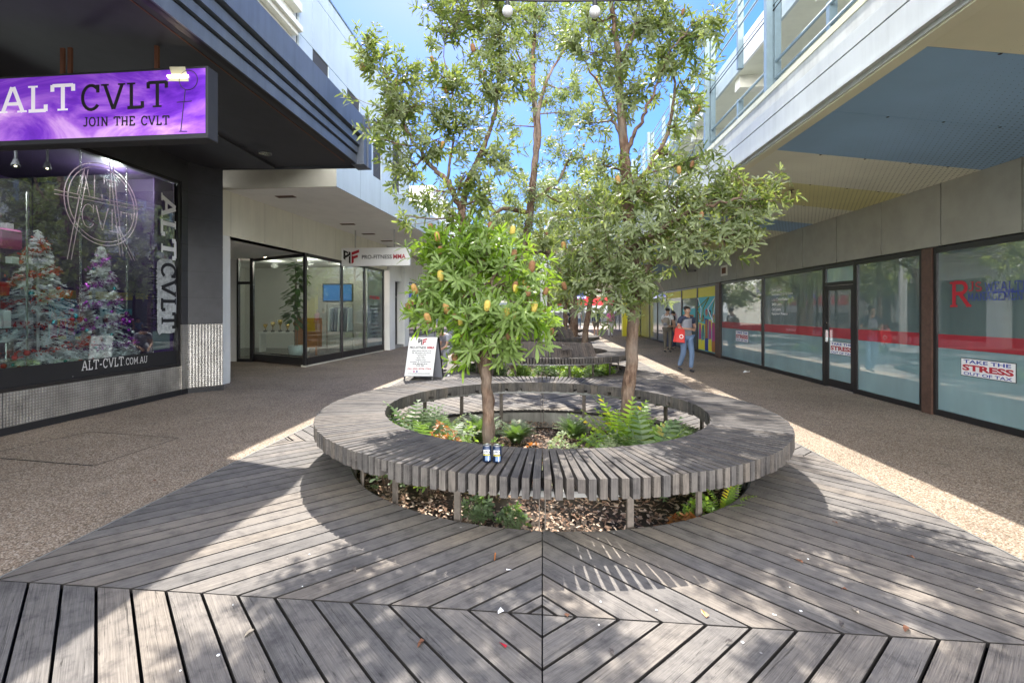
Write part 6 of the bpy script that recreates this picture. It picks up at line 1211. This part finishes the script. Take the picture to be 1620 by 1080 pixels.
skin_obj('shirt_yoke', [(D['cst']+Vector((0, 0, .03)), .165, .118), (D['nb']-Vector((0, 0, .015)), .10, .09), (D['shL'], .075, .075), (D['shL'].lerp(D['elL'], .60), .062, .062), (D['shR'], .075, .075), (D['shR'].lerp(D['elR'], .60), .062, .062)], [(0, 1), (1, 2), (2, 3), (1, 4), (4, 5)], 'navy', t, 1, T)
ph = thing('phone', 'dark phone held in both hands by the walking man', 'phone', T @ Vector((0, -.33, 1.16))); g = MB(); p = T @ Vector((0, -.33, 1.16)); g.box(p.x-.037, p.x+.037, p.y-.05, p.y+.05, p.z, p.z+.009); g.build('case', 'black', ph, bevel=.003)
bgp = T @ Vector((-.25, -.10, .82)); bgt = thing('shopping_bag', 'red shopping bag with round white emblem hanging from the walking man', 'bag', bgp); x, y, z = bgp
g = MB(); g.hexa([(x-.15, y-.06, z-.02), (x+.12, y-.07, z-.05), (x+.12, y+.05, z-.05), (x-.15, y+.05, z-.02), (x-.11, y-.04, z+.34), (x+.13, y-.03, z+.30), (x+.13, y+.02, z+.30), (x-.11, y+.01, z+.34)]); bo = g.build('body', 'bag_red', bgt, bevel=.01)
g = MB(); g.tube([(x-.08, y-.02, z+.33), (x-.02, y-.02, z+.42), (x+.02, y, z+.40), (x+.09, y-.01, z+.30)], .008, 6); g.build('handle', 'bag_red', bgt)
g = MB(); c_ = Vector((x+.03, y-.069, z+.12)); g.add([c_+Vector((.055*math.cos(a_*PI/10), -.001+.02*math.sin(a_*PI/10)*.0+.012*(math.sin(a_*PI/10)*.055/.1), .055*math.sin(a_*PI/10))) for a_ in range(20)], [tuple(range(20))]); g.build('emblem', 'vinyl_white', bgt); g = MB(); g.add([c_+Vector((.034*math.cos(a_*PI/10), -.004+.007*math.sin(a_*PI/10), .034*math.sin(a_*PI/10))) for a_ in range(20)], [tuple(range(20))]); g.build('emblem', 'bag_red', bgt)
p = Pz(1056, 557, 0); t, T, D = person('young person with tan backpack, dark trousers, back to the camera by the far windows', (p.x, p.y, 0), PI-.5, dict(hd=(0, -.04, 1.56), ht=(0, -.05, 1.64), elL=(.22, -.1, 1.16), wrL=(.1, -.28, 1.12)), dict(top='white_cloth', legs='khaki', sleeve=.6, noface=False), S=1.0)
bp = thing('backpack', 'tan backpack worn by person looking into the windows', 'backpack', T @ Vector((0, .2, 1.2))); skin_obj('bag', [((0, .2, 1.02), .15, .10), ((0, .21, 1.2), .16, .11), ((0, .19, 1.38), .12, .08)], [(0, 1), (1, 2)], 'bag_tan', bp, 1, T); skin_obj('pocket', [((0, .30, 1.03), .09, .035), ((0, .30, 1.16), .085, .03)], [(0, 1)], 'grey_cloth', bp, 1, T)
for k in (-.1, .1): skin_obj('strap', [((k, .12, 1.40), .018, .010), ((k, .02, 1.475), .018, .010), ((k, -.12, 1.36), .018, .010), ((k*1.1, -.10, 1.15), .018, .010)], [(0, 1), (1, 2), (2, 3)], 'bag_tan', bp, 1, T)
p = Pz(1066, 555, 0); person('person in dark top leaning beside the backpack wearer', (p.x, p.y+.5, 0), 2.2, dict(nb=(0, -.08, 1.40), nk=(0, -.12, 1.46), hd=(0, -.17, 1.50), ht=(0, -.2, 1.57), cst=(0, -.04, 1.26)), dict(top='black_cloth', legs='navy', sleeve=.6), S=.97)
p = Pz(1073, 553, 0); person('child in blue beside the two standing at the window', (p.x, p.y+.8, 0), 2.5, {}, dict(top='denim', legs='navy', sleeve=.6), S=.74)
p = Pz(966, 533, 0); person('person in pink top and white trousers by the yellow column', (p.x, p.y, 0), .2, {}, dict(top='pink_cloth', legs='white_cloth', sleeve=.9, long=True), S=1.0)
p = Pz(903, 528, 0); person('person in black top and shorts walking in the distance', (p.x, p.y, 0), 2.9, {}, dict(top='black_cloth', legs='black_cloth', hem=.6, sleeve=.5, long=True), S=1.0)
p = Pz(943, 534, 0); person('person in dark jacket and shorts under the trees, far away', (p.x, p.y, 0), 2.7, {}, dict(top='navy', legs='khaki', hem=.8, sleeve=1.8), S=1.02)
p = Pz(916, 521, 0); person('distant walker in white shirt near the mall end', (p.x, p.y, 0), .1, {}, dict(top='white_cloth', legs='denim', sleeve=.6), S=1.0)
# seated person on the left rim of the second bench, leaning forward
p = Vector((-2.28, 12.9, 0)); person('seated person in grey trousers bending forward on the left of second bench', (p.x, p.y, 0), -.9, dict(pel=(0, 0, .60), wst=(0, -.06, .72), cst=(0, -.26, .88), nb=(0, -.38, .97), nk=(0, -.43, 1.0), hd=(0, -.50, 1.01), ht=(0, -.57, 1.04), shL=(.17, -.36, .93), shR=(-.17, -.36, .93), elL=(.2, -.42, .68), elR=(-.2, -.42, .68), wrL=(.1, -.62, .56), wrR=(-.1, -.62, .56),
       hpL=(.1, -.02, .60), hpR=(-.1, -.02, .60), knL=(.14, -.44, .54), knR=(-.14, -.44, .54), anL=(.13, -.42, .10), anR=(-.13, -.50, .10)), dict(top='grey_cloth', legs='grey_cloth', sleeve=.6, back=(0, .3, .95)), S=1.0)
